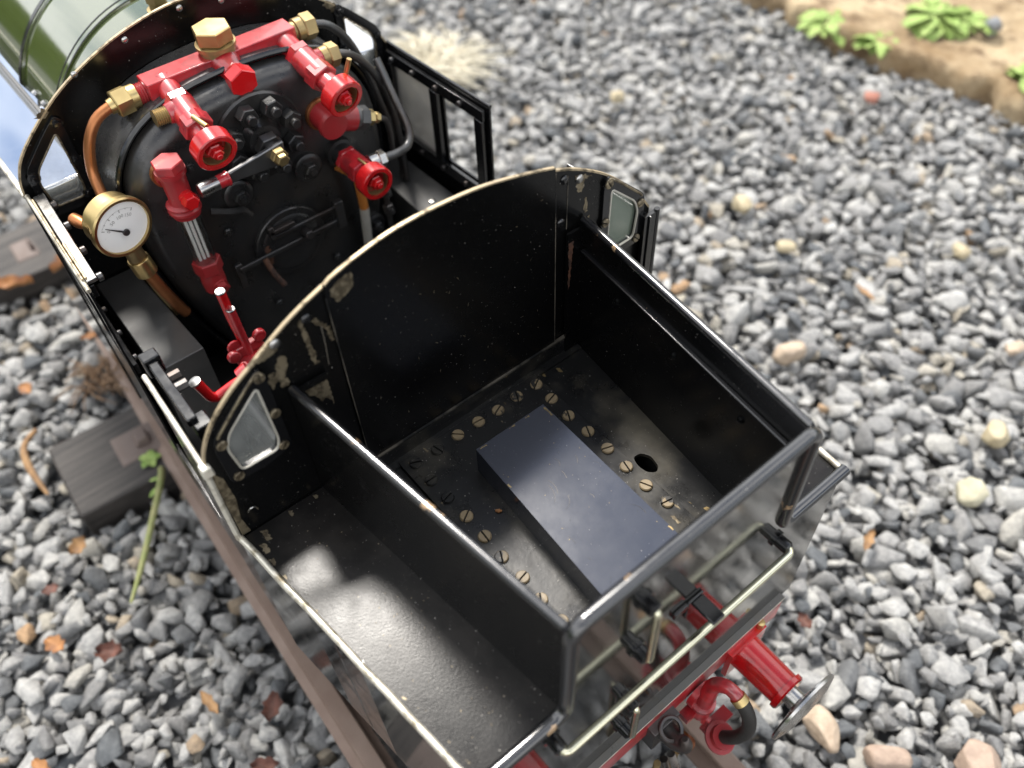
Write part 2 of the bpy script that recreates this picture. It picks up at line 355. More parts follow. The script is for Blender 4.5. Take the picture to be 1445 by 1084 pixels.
# --- bunker floor with raised plate and oval hole
hole = rounded([(14.5, 10.3), (14.6, 11.3), (15.6, 11.9), (17.0, 11.6), (17.5, 10.9), (16.8, 10.1), (15.6, 9.95)], 0.4)
mb = MB().plate([(-1.7, 9.7), (-1.7, hin(-2)-.2), (XR-.2, hin(XR)-.2), (XR-.2, 9.7)], ZP(0), ZP(-0.5), [hole])
mb.plate([(-1.7, -hin(-2)+.2), (-1.7, -9.3), (XR-.2, -9.3), (XR-.2, -hin(XR)+.2)], ZP(0), ZP(-0.5))
mb.box(12, 20, 9.5, 12.8, -7, -6.5, 1).box(12, 12.4, 9.5, 12.8, -6.5, -0.6, 1).box(19.6, 20, 9.5, 12.8, -6.5, -0.6, 1).box(12.4, 19.6, 12.4, 12.8, -6.5, -.6, 1)
mb.box(12.4, 19.6, 9.5, 9.8, -6.5, -0.6, 1)
for (a, b, s_) in ((24, 11.6, .5), (25.8, 10.9, .4), (0.2, 12.5, .5), (22.3, 10.8, .25), (-0.6, 10.6, .5), (-.9, 3, .4), (-.9, -2, .3)):
    blotch(mb, [(a-s_, b-s_*.5), (a+s_, b-s_*.4), (a+s_*1.3, b+s_*.3), (a-s_*.6, b+s_*.5)], ZP(0.02), 2, .15)
floor = part(mb, 'bunker_floor', ['black_floor', 'void', 'brass_dull'])
mb = MB().plate([(-0.9, -9.25), (-0.9, 9.65), (XR-.3, 9.65), (XR-.3, -9.25)], ZP(0.5), ZP(-0.45))
for (a, b, s_) in ((22.8, 8.0, .8), (21.9, 9.2, .5), (2.1, 2.6, .25), (0.3, 4.4, .3), (-.4, -6, .5), (0.1, -8.4, .5), (3.2, -8.6, .4), (6.2, -8.7, .35)):
    blotch(mb, [(a-s_, b-s_*.3), (a+s_, b-s_*.25), (a+s_*1.1, b+s_*.2), (a-s_*.6, b+s_*.3)], ZP(0.515), 1, .1)
fplate = part(mb, 'floor_plate', ['black_floor', 'worn_metal'], floor, bev=0.06)
def slotted_screw(parent, x, y, z, r, ang, mats, nrm='z'):
    m = MB(); w_ = r*0.13; h = r*0.42; n = 20
    # two half discs with a slot between them, on a thin base disc
    base = [(math.cos(2*math.pi*k/n)*r, math.sin(2*math.pi*k/n)*r) for k in range(n)]
    def pos(a, b, c):
        ca, sa = math.cos(ang), math.sin(ang); q = (a*ca-b*sa, a*sa+b*ca)
        return (x+q[0], y+q[1], z+c) if nrm == 'z' else (x+c, y+q[0], z+q[1])
    for sgn in (1, -1):
        a0 = math.asin(w_/r); arc = [(math.cos(a0+(math.pi-2*a0)*k/12)*r, sgn*math.sin(a0+(math.pi-2*a0)*k/12)*r) for k in range(13)]
        inner = [(q[0]*.86, sgn*max(w_, abs(q[1])*.86)) for q in arc]
        vs = [pos(a, b, 0) for a, b in arc]+[pos(a, b, h*.6) for a, b in arc]+[pos(a, b, h) for a, b in inner]; L = len(arc)
        fs = [(i, i+1, L+i+1, L+i) for i in range(L-1)]+[(L+i, L+i+1, 2*L+i+1, 2*L+i) for i in range(L-1)]+[tuple(range(2*L, 3*L)), (0, L, 2*L-1, L-1), (L, 2*L, 3*L-1, 2*L-1)]
        m.add(vs, fs, 0)
    m.add([pos(a, b, h*.25) for a, b in base], [tuple(range(n))], 1)
    m.add([pos(a*1.22, b*1.22, 0.012) for a, b in base], [tuple(range(n))], 2)
    return m.build('slotted_screw', mats, parent, origin=LO)
rs = random.Random(3)
spots = [(0.5, -7.9+2.77*i) for i in range(7)]+[(3.3+2.95*i, 8.65) for i in range(7)]+[(3.2+2.92*i, -7.85) for i in range(8)]
dull = {0, 14, 15, 1}
for i, (a, b) in enumerate(spots):
    slotted_screw(floor, a+rs.uniform(-.12, .12), b+rs.uniform(-.12, .12), .5, 0.70, rs.uniform(0, 3.1), ['black_floor' if i in dull else 'screw_brass', 'void', 'black_floor'])
# sitting block on the floor
mb = MB().hull8([(5.4, -3.4, .5), (5.4, 5.6, .5), (29.9, 5.0, .5), (29.9, -4.9, .5)], [(5.4, -3.4, 4.3), (5.4, 5.6, 4.3), (29.9, 5.0, 4.3), (29.9, -4.9, 4.3)])
for (a, b, s_) in ((5.5, 1.2, .5), (5.55, 3.2, .3), (6.5, 5.35, .9), (5.6, -2.6, .5), (11, -3.6, .3), (24.5, 5.0, .4)):
    blotch(mb, [(a-s_ if a > 6 else a, b-(.1 if a > 6 else s_)), (a+s_ if a > 6 else a+.12, b-(.1 if a > 6 else s_)), (a+s_ if a > 6 else a+.16, b+(.12 if a > 6 else s_)), (a-s_ if a > 6 else a, b+(.12 if a > 6 else s_))], ZP(4.315), 1, .07)
for _ in range(16):      # fine scratches in the paint
    a, b = rs.uniform(7, 27), rs.uniform(-3.2, 4.6); an = rs.choice([.1, 1.2, 2.4])+rs.uniform(-.3, .3); L = rs.uniform(.4, 2.4); cv = rs.uniform(-.25, .25); w_ = rs.uniform(.008, .022); P0 = []
    for k in range(7):
        t_ = k/6; P0.append((a+math.cos(an+cv*t_*3)*L*t_, b+math.sin(an+cv*t_*3)*L*t_))
    P0 = [(x_, max(-3.3, min(4.9, y_))) for x_, y_ in P0]
    mb.add([(x_, y_-w_, 4.312) for x_, y_ in P0]+[(x_+w_, y_+w_, 4.312) for x_, y_ in P0], [(k, k+1, 8+k, 7+k) for k in range(6)], 2)
for _ in range(40):
    a, b, r_ = rs.uniform(6, 29), rs.uniform(-3.2, 4.8), rs.uniform(.02, .06); mb.add([(a-r_, b, 4.311), (a, b-r_, 4.311), (a+r_*1.2, b, 4.311), (a, b+r_, 4.311)], [(0, 1, 2, 3)], rs.choice([1, 2, 2]))
part(mb, 'raised_block', ['block_paint', 'brass_dull', 'worn_line'], bev=0.06)
# --- inner walls of the coal space
def side_wall(sg):
    t_ = 0.35; mb = MB()
    a0, a1 = hin(-1.6), hin(XR)
    mb.hull8([(-1.6, sg*(a0+t_), -1), (-1.6, sg*(a0-t_), -1), (XR, sg*(a1-t_), -1), (XR, sg*(a1+t_), -1)], [(-1.6, sg*(a0+t_), ZT-.3), (-1.6, sg*(a0-t_), ZT-.3), (XR, sg*(a1-t_), ZT-.3), (XR, sg*(a1+t_), ZT-.3)])
    w_ = part(mb, 'bunker_wall', ['black_inner', 'worn_metal'])
    mb = MB().tube([(-1.6, sg*a0, ZT-.25), (10, sg*hin(10), ZT-.22), (22, sg*hin(22), ZT-.25), (XR-.3, sg*a1, ZT-.3)], 0.42, 12, smooth=3)
    part(mb, 'edge_bead', ['bead_gloss'], w_)
    # stiffening angle under the rim, inside
    zb = 15.2; b0, b1 = a0-t_, a1-t_
    mb = MB().hull8([(-1, sg*b0, zb-.25), (-1, sg*(b0-.5), zb-.25), (XR-.3, sg*(b1-.5), zb-.25), (XR-.3, sg*b1, zb-.25)], [(-1, sg*b0, zb), (-1, sg*(b0-.5), zb), (XR-.3, sg*(b1-.5), zb), (XR-.3, sg*b1, zb)])
    part(mb, 'stiffening_angle', ['bead_gloss'], w_, bev=.08)
    for xx in (5, 14, 23.5):
        m = MB().lathe((xx, sg*lerp(b0, b1, (xx+1)/31), 12.4), (0, -sg, 0), [(0, .4), (.15, .38), (.3, .2), (.34, 0)], 14); part(m, 'rivet', 'black_inner', w_)
    # return flange against the spectacle plate
    m = MB().box(-1.55, -1.2, min(sg*16.9, sg*(14.7 if sg > 0 else 13.6)), max(sg*16.9, sg*(14.7 if sg > 0 else 13.6)), 0, 18.0 if sg > 0 else 18.4)
    if sg > 0:
        blotch(m, [(14.75, 17.9), (15.6, 17.9), (15.3, 14), (15.0, 9.5), (14.75, 9)], XP(-1.18), 1, .12)
    else:
        blotch(m, [(-16.6, 18.3), (-13.7, 18.3), (-13.65, 13.6), (-13.9, 14.6), (-14.6, 15.6), (-15.0, 15.2), (-15.6, 16.6), (-16.3, 17.4)], XP(-1.18), 2, .1)
    part(m, 'corner_flange', ['black_inner', 'rusty', 'worn_metal'], w_)
    return w_
side_wall(1); side_wall(-1)
# base angle along the foot of the spectacle plate
m = MB().box(-1.7, -1.45, -16.8, 16.6, 0, 2.6).box(-1.45, -.5, -16.8, 16.6, 0, .35)
for y0, y1 in ((-16.5, 15),):
    m.box(-1.74, -1.36, y0, y1, 2.5, 2.72, 1)
part(m, 'base_angle', ['black_floor', 'worn_line'])
# --- side decks and outer sides of the bunker
for sg in (1, -1):
    mb = MB().plate([(-1.7, sg*(hin(-2)+.3)), (-1.7, sg*(hout(-2)-.5)), (XR, sg*(hout(XR)-.5)), (XR, sg*(hin(XR)+.3))], ZP(ZD), ZP(ZD-.5))
    if sg < 0:
        for (a, b, s_) in ((-.6, -24.6, .8), (.6, -25.4, .9), (2.4, -25.6, .6), (4.6, -25.4, .4), (-1.1, -21.5, .5), (-1.2, -18.6, .4), (9.5, -25.0, .3), (21, -23.4, .3)):
            blotch(mb, [(a-s_, b-s_*.4), (a+s_, b-s_*.3), (a+s_*1.2, b+s_*.3), (a-s_*.6, b+s_*.5)], ZP(ZD+.015), 1, .14)
        for _ in range(60):
            a, b, r_ = rs.uniform(0, 29), rs.uniform(-23.5, -16), rs.uniform(.02, .08); b = max(b, -hout(a)+1); mb.add([(a-r_, b, ZD+.012), (a, b-r_, ZD+.012), (a+r_*1.4, b, ZD+.012), (a, b+r_, ZD+.012)], [(0, 1, 2, 3)], 1)
    dk = part(mb, 'bunker_side_deck', ['black_deck', 'worn_metal'])
    mb = MB(); n = 16
    for k in range(n):
        x0, x1 = lerp(-1.9, XR, k/n), lerp(-1.9, XR, (k+1)/n)
        mb.hull8([(x0, sg*hout(x0), -22), (x1, sg*hout(x1), -22), (x1, sg*(hout(x1)-.5), -22), (x0, sg*(hout(x0)-.5), -22)], [(x0, sg*hout(x0), ZD), (x1, sg*hout(x1), ZD), (x1, sg*(hout(x1)-.5), ZD), (x0, sg*(hout(x0)-.5), ZD)])
    sd = part(mb, 'bunker_side', ['black_mirror'])
    pts = [(lerp(-1.9, XR+.2, k/12), sg*(hout(lerp(-1.9, XR, k/12))-.12+rs.uniform(-.05, .05)), ZD+.15+rs.uniform(-.06, .06)) for k in range(13)]
    mb = MB().tube(pts, 0.34, 10, smooth=2); part(mb, 'edge_strip', ['bare_edge'], sd)
# --- spectacle plates of the cab
ARR = [(-26.6, 14.8), (-26.1, 16.8), (-24.6, 19.3), (-22.2, 21.6), (-19.4, 23.4), (-15.8, 25.6), (-12.0, 27.2), (-7.8, 28.4), (-3.4, 29.0), (2.5, 28.8), (7.3, 28.0), (14.1, 26.0), (18.6, 23.6), (21.9, 21.0), (25.2, 17.6), (27.3, 14.6)]
ARF = [(-25.2, 15.0), (-24.7, 17.4), (-22.9, 20.2), (-17.6, 24.5), (-12, 27.3), (-6.2, 29.1), (0, 29.8), (7, 28.6), (12, 26.8), (16.4, 24.1), (20, 21.2), (23.2, 18.0), (25.0, 15.0)]
GLR = rounded([(-20.0, 21.0), (-23.6, 17.6), (-24.2, 16.0), (-23.8, 12.5), (-20.2, 12.4), (-19.8, 13.6)], .6)
FRR = rounded([(-19.3, 23.0), (-21.5, 21.2), (-24.9, 18.0), (-25.2, 16.6), (-25.1, 11.4), (-21.4, 11.2), (-18.8, 11.9), (-18.9, 21.6)], .8)
mir = lambda P: [(-a, b) for a, b in P]
def spectacle(x, arch, zb, is_rear):
    top = spline(arch, 5); t_ = 0.15
    poly = [(top[0][0], zb)]+top+[(top[-1][0], zb)]
    if is_rear: poly = [(-26.3, zb)]+top+[(26.6, zb)]
    gl = GLR if is_rear else [(a*.965+.3, b) for a, b in GLR]
    fr = FRR if is_rear else [(a*.965+.3, b) for a, b in FRR]
    g2 = mir(gl); f2 = mir(fr)
    if is_rear: g2 = [(a+.9, b-.6) for a, b in g2]; f2 = [(a+.9, b-.6) for a, b in f2]
    mb = MB().plate(poly, XP(x-t_), XP(x+t_), [gl, g2])
    ft = XP(x+t_+.02)
    if is_rear:
        for P_ in ([(-20.6, 22.9), (-18.9, 24.0), (-17.0, 25.1), (-16.4, 24.4), (-17.0, 23.2), (-18.6, 22.9)],
                   [(-17.4, 23.2), (-16.6, 23.0), (-16.4, 21.6), (-17.2, 19.7), (-17.0, 18.4), (-17.9, 18.5), (-18.3, 20.2), (-18.0, 21.8)],
                   [(-18.4, 21.6), (-18.0, 21.4), (-17.9, 20.2), (-18.6, 19.0), (-19.2, 20.6), (-18.9, 20.7)],
                   [(-14.9, 25.9), (-14.4, 26.1), (-13.9, 18.6), (-14.5, 18.6), (-14.7, 22.5)],
                   [(-14.0, 24.9), (-13.4, 25.2), (-12.1, 22.8), (-11.9, 20.6), (-12.2, 20.6), (-12.6, 22.8)],
                   [(15.6, 24.9), (17.2, 24.3), (18.6, 23.2), (17.4, 23.3), (17.0, 21.6), (16.2, 22.0)],
                   [(17.4, 21.3), (17.7, 21.2), (18.0, 18.9), (17.6, 18.6), (17.3, 19.5)], [(17.5, 18.4), (18.2, 18.5), (18.3, 17.2), (17.6, 17.0)]):
            blotch(mb, P_, ft, 1, .16)
    else:
        for P_ in ([(-20.6, 23.2), (-19.0, 24.2), (-18.4, 23.3), (-19.4, 22.6)], [(17.0, 24.0), (19.6, 21.9), (18.8, 20.9), (16.2, 23.2)], [(-12, 20), (-11.2, 20.4), (-10.8, 19.9)]):
            blotch(mb, P_, ft, 1, .15)
    pl = part(mb, 'spectacle_plate', ['black_inner', 'worn_metal', 'black_gloss'])
    # bare metal rim along the arch
    e0 = [(a, b+.05) for a, b in top]
    m = MB().plate(e0+[(a*.994, b-.16) for a, b in e0[::-1]], XP(x-t_-.03), XP(x+t_+.03)); part(m, 'worn_rim', 'brass_edge', pl)
    for P_, G, sg in ((fr, gl, 1), (f2, g2, -1)):
        inner = G
        m = MB().plate(P_, XP(x+t_+.02), XP(x+t_+.34), [inset(inner, .05)])
        f_ = part(m, 'window_frame', ['black_gloss'], pl, bev=.08)
        m = MB().plate(inset(inner, -.25), XP(x-.1), XP(x+.12)); part(m, 'window_pane', 'plexi_green' if (is_rear and sg < 0) else 'plexi', pl)
        # worn bright bead round the opening
        loop = [(x+t_+.3, a, b) for a, b in inset(inner, -.02)]; loop.append(loop[0])
        m = MB().tube(loop, .13, 6, smooth=1); part(m, 'window_bead', 'worn_metal' if not is_rear else 'pale_plate', pl)
        if is_rear:
            wl = [(x+t_+.36, a, b) for a, b in inset(P_, .25)]
            m = MB(); n = len(wl); m.tube([wl[i] for i in range(0, max(6, n//3))], .14, 6, smooth=1); part(m, 'frame_wear', 'worn_metal', pl)
        for (a, b) in ((-19.5, 21.9), (-24.5, 16.9), (-19.3, 17.0), (-24.3, 12.1), (-19.6, 12.6)):
            if not is_rear: a = a*.965+.3
            if sg < 0: a = -a+(.9 if is_rear else 0); b -= .6 if is_rear else 0
            if is_rear: slotted_screw(pl, x+t_+.34, a, b, .52, rs.uniform(0, 3), ['worn_metal', 'void', 'black_gloss'], 'x')
            else: part(MB().lathe((x+t_+.3, a, b), (1, 0, 0), [(0, .75), (.1, .75), (.12, .45), (.6, .42), (.62, .2)], 12), 'bolt', 'black_gloss', pl)
    return pl
rearp = spectacle(-2.0, ARR, -22, True)
frontp = spectacle(-50.0, ARF, -22, False)
top = spline(ARR, 5)
cpan = [(a, b+.45) for a, b in top if -11.9 < a < 13.3]
zc = lambda y: min(top, key=lambda q: abs(q[0]-y))[1]
m = MB().plate([(-11.9, 2.7)]+[(-11.9, zc(-11.9)+.3)]+cpan+[(13.3, zc(13.3)+.3), (13.3, 2.7)], XP(-1.84), XP(-1.6))
blotch(m, [(-11.8, 27.0), (-9.6, 28.1), (-8.7, 27.6), (-8.9, 26.0), (-9.7, 25.2), (-11.3, 24.9), (-11.8, 26.0)], XP(-1.58), 1, .14)
for _ in range(34):
    a, b = rs.uniform(-10, 12), rs.uniform(6, 25); L = rs.uniform(.08, .32); an = rs.uniform(0, 3.14)
    m.add([(-1.585, a+math.cos(an)*L, b+math.sin(an)*L), (-1.585, a+.03, b+.04), (-1.585, a-math.cos(an)*L*.6, b-math.sin(an)*L), (-1.585, a-.04, b-.02)], [(0, 1, 2, 3)], 1)
cp = part(m, 'centre_panel', ['black_inner', 'worn_metal'], rearp, bev=.04)
e = [(-11.8, zc(-11.9)+.35)]+cpan+[(13.2, zc(13.3)+.35)]
part(MB().plate([(a, b+.05) for a, b in e]+[(a, b-.12) for a, b in e[::-1]], XP(-1.9), XP(-1.56)), 'worn_rim', 'brass_edge', rearp)
for P_, r_ in (([(-1.6, -11.95, 26.2), (-1.6, -11.95, 14), (-1.6, -11.9, 3)], .055), ([(-1.62, 13.35, 26), (-1.62, 13.35, 3)], .05), ([(-1.83, 15.1, 24.8), (-1.83, 15.0, 18.3)], .05), ([(-1.83, -12.9, 23.4), (-1.83, -13.0, 21), (-1.83, -13.2, 18.6)], .045)):
    part(MB().tube(P_, r_, 6, smooth=1), 'panel_joint', 'worn_line', rearp)
part(MB().tube([(-1.5, -25.0, 6.6), (-1.3, -24.7, 7.2), (-1.3, -24.2, 7.0), (-1.4, -24.1, 6.4)], .09, 6), 'wire_staple', 'steel', rearp)
for (y, z) in ((-17.2, 24.2), (-14.0, 25.0), (14.6, 24.6), (16.6, 23.7), (14.2, 19.5)):
    part(MB().lathe((-1.85, y, z), (1, 0, 0), [(0, .5), (.08, .5), (.2, .38), (.26, .0)], 16), 'rivet', 'steel' if y in (-17.2, 16.6) else 'black_gloss', rearp)
for (y, z) in ((-14.5, 26.2), (-1, 29.0), (11, 26.3), (18.3, 21.9), (4, 28.2), (-8, 27.8)):
    part(MB().lathe((-49.84, y, z), (1, 0, 0), [(0, .38), (.08, .38), (.16, .3), (.2, .0)], 16), 'rivet', 'steel', frontp)
# --- cab sides
def cab_side(x0, x1, sg, windows, name='cab_side', zt=15.2):
    h = lambda x: lerp(25.0, 26.7, (x+50)/48)
    t_ = .25; zb = -22
    f_in = lambda x, z: (x, sg*(h(x)-t_), z); f_out = lambda x, z: (x, sg*h(x), z)
    mb = MB().plate([(x0, zb), (x0, zt), (x1, zt), (x1, zb)], f_in, f_out, windows); s_ = part(mb, name, ['black_gloss'])
    m = MB().tube([(x0, sg*(h(x0)-.08), zt), (x1, sg*(h(x1)-.08), zt)], .26, 10, smooth=1); part(m, 'edge_bead', 'bare_edge' if sg < 0 else 'black_gloss', s_)
    return s_, h
wins = [rounded([(-48.0, 2.4), (-48.0, 12.6), (-40.2, 12.6), (-40.2, 2.4)], .4), rounded([(-37.6, 2.4), (-37.6, 12.8), (-30.6, 12.8), (-30.6, 2.4)], .4)]
sR, h = cab_side(-49.6, -28.0, 1, wins); sL, _ = cab_side(-49.6, -29.6, -1, wins)
for s_, sg in ((sR, 1), (sL, -1)):
    # window runners, middle post, corner post, bolts
    for za, zb_ in ((13.0, 14.6), (.4, 2.1)):
        m = MB().hull8([(-49.4, sg*(h(-49.4)-.45), za), (-28.6 if sg > 0 else -31, sg*(h(-28.6)-.45), za), (-28.6 if sg > 0 else -31, sg*(h(-28.6)-1.0), za), (-49.4, sg*(h(-49.4)-1.0), za)], [(-49.4, sg*(h(-49.4)-.45), zb_), (-28.6 if sg > 0 else -31, sg*(h(-28.6)-.45), zb_), (-28.6 if sg > 0 else -31, sg*(h(-28.6)-1.0), zb_), (-49.4, sg*(h(-49.4)-1.0), zb_)])
        part(m, 'window_runner', 'black_gloss', s_, bev=.08)
        for xx in (-47.6, -43, -38, -33):
            part(MB().lathe((xx, sg*(h(xx)-1.0), (za+zb_)/2), (0, -sg, 0), [(0, .4), (.35, .38), (.45, .2), (.46, 0)], 10), 'bolt', 'dark_steel', s_)
    for xx in (-39.6, -30.3, -49.0):
        m = MB().box(xx, xx+1.6 if xx > -49 else xx+.9, min(sg*(h(xx)-.45), sg*(h(xx)-1.1)), max(sg*(h(xx)-.45), sg*(h(xx)-1.1)), 2.1, 13.0)
        if sg > 0: part(m, 'window_post', 'black_gloss', s_, bev=.1)
    m = MB().plate([(-48.4, 2.0), (-48.4, 12.9), (-40, 12.9), (-40, 2.0)], lambda x, z: (x, sg*(h(x)-.2), z), lambda x, z: (x, sg*(h(x)-.28), z)); part(m, 'window_pane', 'plexi_pale', s_)
m = MB().hull8([(-48.5, -24.5, 15.0), (-30.8, -25.3, 15.0), (-30.8, -24.2, 15.0), (-48.5, -23.3, 15.0)], [(-48.5, -24.5, 15.5), (-30.8, -25.3, 15.5), (-30.8, -24.2, 15.5), (-48.5, -23.3, 15.5)])
part(m, 'runner_cap', 'steel', sL, bev=.08)
for xx in (-46.8, -42.2, -37, -31.8): part(MB().lathe((xx, -23.2-(xx+48.5)*.05, 14.6), (0, 1, 0), [(0, .5), (.5, .48), (.6, .2), (.61, 0)], 12), 'bolt', 'dark_steel', sL)
m = MB().tube([(-47.8, -24.75, 15.62), (-40, -25.15, 15.64), (-31.2, -25.5, 15.62)], .13, 6, smooth=2).tube([(-38, -24.9, 15.6), (-31.2, -25.15, 15.6)], .16, 6, smooth=1)
part(m, 'rubbed_edge', 'brass_edge', sL)
sRL, _ = cab_side(-15.0, -1.7, -1, []); sRR, _ = cab_side(-14.0, -0.8, 1, [], zt=13.9)
part(MB().box(-1.5, -1.0, 25.9, 28.0, 2, 14.2).tube([(-1.2, 27.9, 2), (-1.2, 27.9, 14.4)], .35, 8, smooth=1), 'corner_post', 'black_gloss', sRR)
m = MB().hull8([(-16.5, -25.3, 14.2), (-7.4, -25.5, 14.2), (-7.4, -24.5, 14.2), (-16.5, -24.3, 14.2)], [(-16.5, -25.3, 15.2), (-7.4, -25.5, 15.2), (-7.4, -24.5, 15.2), (-16.5, -24.3, 15.2)])
m.box(-17.6, -16.2, -25.6, -23.9, 13.2, 15.6); m.box(-8.4, -6.4, -25.2, -23.6, 12.6, 14.6)
part(m, 'window_runner', 'black_gloss', sRL, bev=.15)
for xx in (-14.4, -12.8): part(MB().cyl((xx, -24.4, 14), (xx, -23.2, 14), .5, n=6), 'bolt', 'dark_steel', sRL)
part(MB().hull8([(-2.2, -27.1, 14.2), (-1.2, -27.1, 14.2), (-1.2, -26.0, 14.2), (-2.2, -26.0, 14.2)], [(-2.2, -27.0, 15.5), (-1.3, -27.0, 15.4), (-1.3, -26.1, 15.4), (-2.2, -26.1, 15.5)]), 'corner_clip', 'bare_edge', sRL, bev=.15)
m = MB().tube([(-1.75, -26.65, 14.5), (-1.75, -26.75, 9), (-1.75, -26.8, 3.4)], .30, 8, smooth=3); part(m, 'rear_edge', 'bare_edge', sRL)
part(MB().plate([(-26.4, 3.4), (-26.4, 14.2), (-25.6, 12.5), (-25.4, 9), (-25.8, 6), (-25.5, 3.4)], XP(-1.84), XP(-1.8)), 'scraped_metal', 'worn_metal', sRL)
# lower doorway panels, cab floor, lower rear
for sg in (1, -1):
    m = MB().hull8([(-29.8, sg*25.7, -22), (-14.8, sg*26.2, -22), (-14.8, sg*25.8, -22), (-29.8, sg*25.3, -22)], [(-29.8, sg*25.7, -12), (-14.8, sg*26.2, -12), (-14.8, sg*25.8, -12), (-29.8, sg*25.3, -12)])
    part(m, 'doorway_panel', 'black_gloss')
part(MB().box(-50, -2, -25, 25, -22.5, -21.5), 'cab_floor', 'black_oily')
# boxes either side of the firebox
m = MB().hull8([(-49.6, -23.4, -21), (-30.3, -23.8, -21), (-30.3, -17.4, -21), (-49.6, -18.0, -21)], [(-49.6, -23.0, 0), (-30.3, -23.4, 0), (-30.3, -17.4, 0), (-49.6, -18.0, 0)])
part(m, 'cab_tank', 'black_satin', bev=.12)
m = MB().hull8([(-49.6, 23.4, -21), (-30.3, 23.8, -21), (-30.3, 17.6, -21), (-49.6, 18.2, -21)], [(-49.6, 23.4, -1.5), (-30.3, 23.8, -1.5), (-30.3, 17.6, -1.5), (-49.6, 18.2, -1.5)])
ct = part(m, 'cab_tank', 'black_satin', bev=.12); part(MB().lathe((-36, 20.5, -1.5), (0, 0, 1), [(0, .6), (.2, .5), (.3, 0)], 12), 'rivet', 'steel', ct)
# --- boiler, cladding and backhead
def dshape(k, n=40):
    pts = [(16.7*k, 9), (16.3*k, 15.0), (14.6*k, 18.9), (11.4*k, 21.8), (6.2*k, 23.6), (0, 24.1)]
    low = [(0, -18), (7*k, -17), (11*k, -13.5), (13.6*k, -7), (15.4*k, 0), (16.3*k, 5)]
    half = spline(low+pts, 4); return half+[(-a, b) for a, b in half[::-1][1:-1]]
D = dshape(1.0)
def dring(x, k, dz=0): return [(x, a*k, (b-4)*k+4+dz) for a, b in D]
m = MB(); n = len(D)
rings = [dring(-49.7, 1.04), dring(-42.2, 1.03)]
m.add([v for r_ in rings for v in r_], [(i, (i+1) % n, n+(i+1) % n, n+i) for i in range(n)])
boiler = part(m, 'firebox_cladding', 'cladding')
m = MB().tube(dring(-42.0, 1.035)+dring(-42.0, 1.035)[:1], .35, 8, smooth=1); part(m, 'cladding_lip', 'black_gloss', boiler)
m = MB(); rings = [dring(-42.4, 1.0), dring(-40.8, .985), dring(-40.0, .95), dring(-39.6, .90)]
fs = [(j*n+i, j*n+(i+1) % n, (j+1)*n+(i+1) % n, (j+1)*n+i) for j in range(3) for i in range(n)]+[tuple(3*n+i for i in range(n))]
m.add([v for r_ in rings for v in r_], fs); bh = part(m, 'backhead', 'black_oily')
for (y, z, r_) in ((4.9, 10.3, 1.9), (-4.7, 11.1, 1.9), (12.6, -3, 1.5)):
    m = MB().lathe((-39.6, y, z), (1, 0, 0), [(0, r_), (.7, r_), (.9, r_*.85), (.95, r_*.7), (1.0, 0)], 20); m.hexn((-38.8, y, z), (-37.8, y, z), r_*.5); m.lathe((-37.8, y, z), (1, 0, 0), [(0, .45), (.4, .4), (.5, 0)], 12)
    part(m, 'washout_plug', 'black_oily', bh)
for (y, z) in ((2.0, -8.8), (6.0, -5.5), (-4, -8), (-7.4, 6.5), (9, 16), (-9, 17), (11.5, 4), (-12.5, 2), (3.5, -12), (8.2, -9)):
    part(MB().hexn((-39.6, y, z), (-39.0, y, z), .6).lathe((-39.0, y, z), (1, 0, 0), [(0, .3), (.3, .25), (.35, 0)], 10), 'stay_nut', 'black_oily', bh)
m = MB().tube([(-39, -8.6, 10.6), (-38.4, -6.5, 9.8), (-38.4, -5.0, 9.3), (-38.6, -4.2, 8)], .45, 8); part(m, 'blower_pipe', 'black_oily', bh)
# firehole door
fd = MB().ring((-39.6, 0, 1.2), (1, 0, 0), 5.0, 4.1, .9).lathe((-39.5, 0, 1.2), (1, 0, 0), [(0, 4.2), (.9, 4.1), (1.1, 3.8), (1.15, 0)], 36)
blotch(fd, [(-4.0, 2.6), (-3.3, 3.2), (-3.0, 1.2), (-3.1, -1), (-3.8, -.8), (-4.2, .8)], XP(-38.33), 1, .2)
fd = part(fd, 'firehole_door', ['black_oily', 'rusty'])
m = MB().box(-38.3, -37.9, -7.9, 7.0, .9, 1.6).box(-38.3, -37.9, -2.6, 7.8, 3.2, 3.8).box(-38.6, -37.6, 6.6, 7.8, .2, 4.4).box(-38.8, -38.2, -8.4, -7.4, -1.8, 2.0)
part(m, 'hinge_strap', 'dark_steel', fd, bev=.12)
m = MB().cyl((-38.4, 2.0, 2.2), (-36.8, 2.0, 2.2), .7, n=6).box(-38.2, -37.4, -3.0, .6, 4.4, 5.0).box(-38.2, -37.4, -3.0, -2.3, 3.8, 5.6)
part(m, 'door_latch', 'dark_steel', fd, bev=.1)
part(MB().bendtube([(-38.0, -4.4, 1.2), (-37.2, -4.2, -.8), (-36.6, -3.4, -3.0)], .38, .8), 'door_handle', 'rusty', fd)
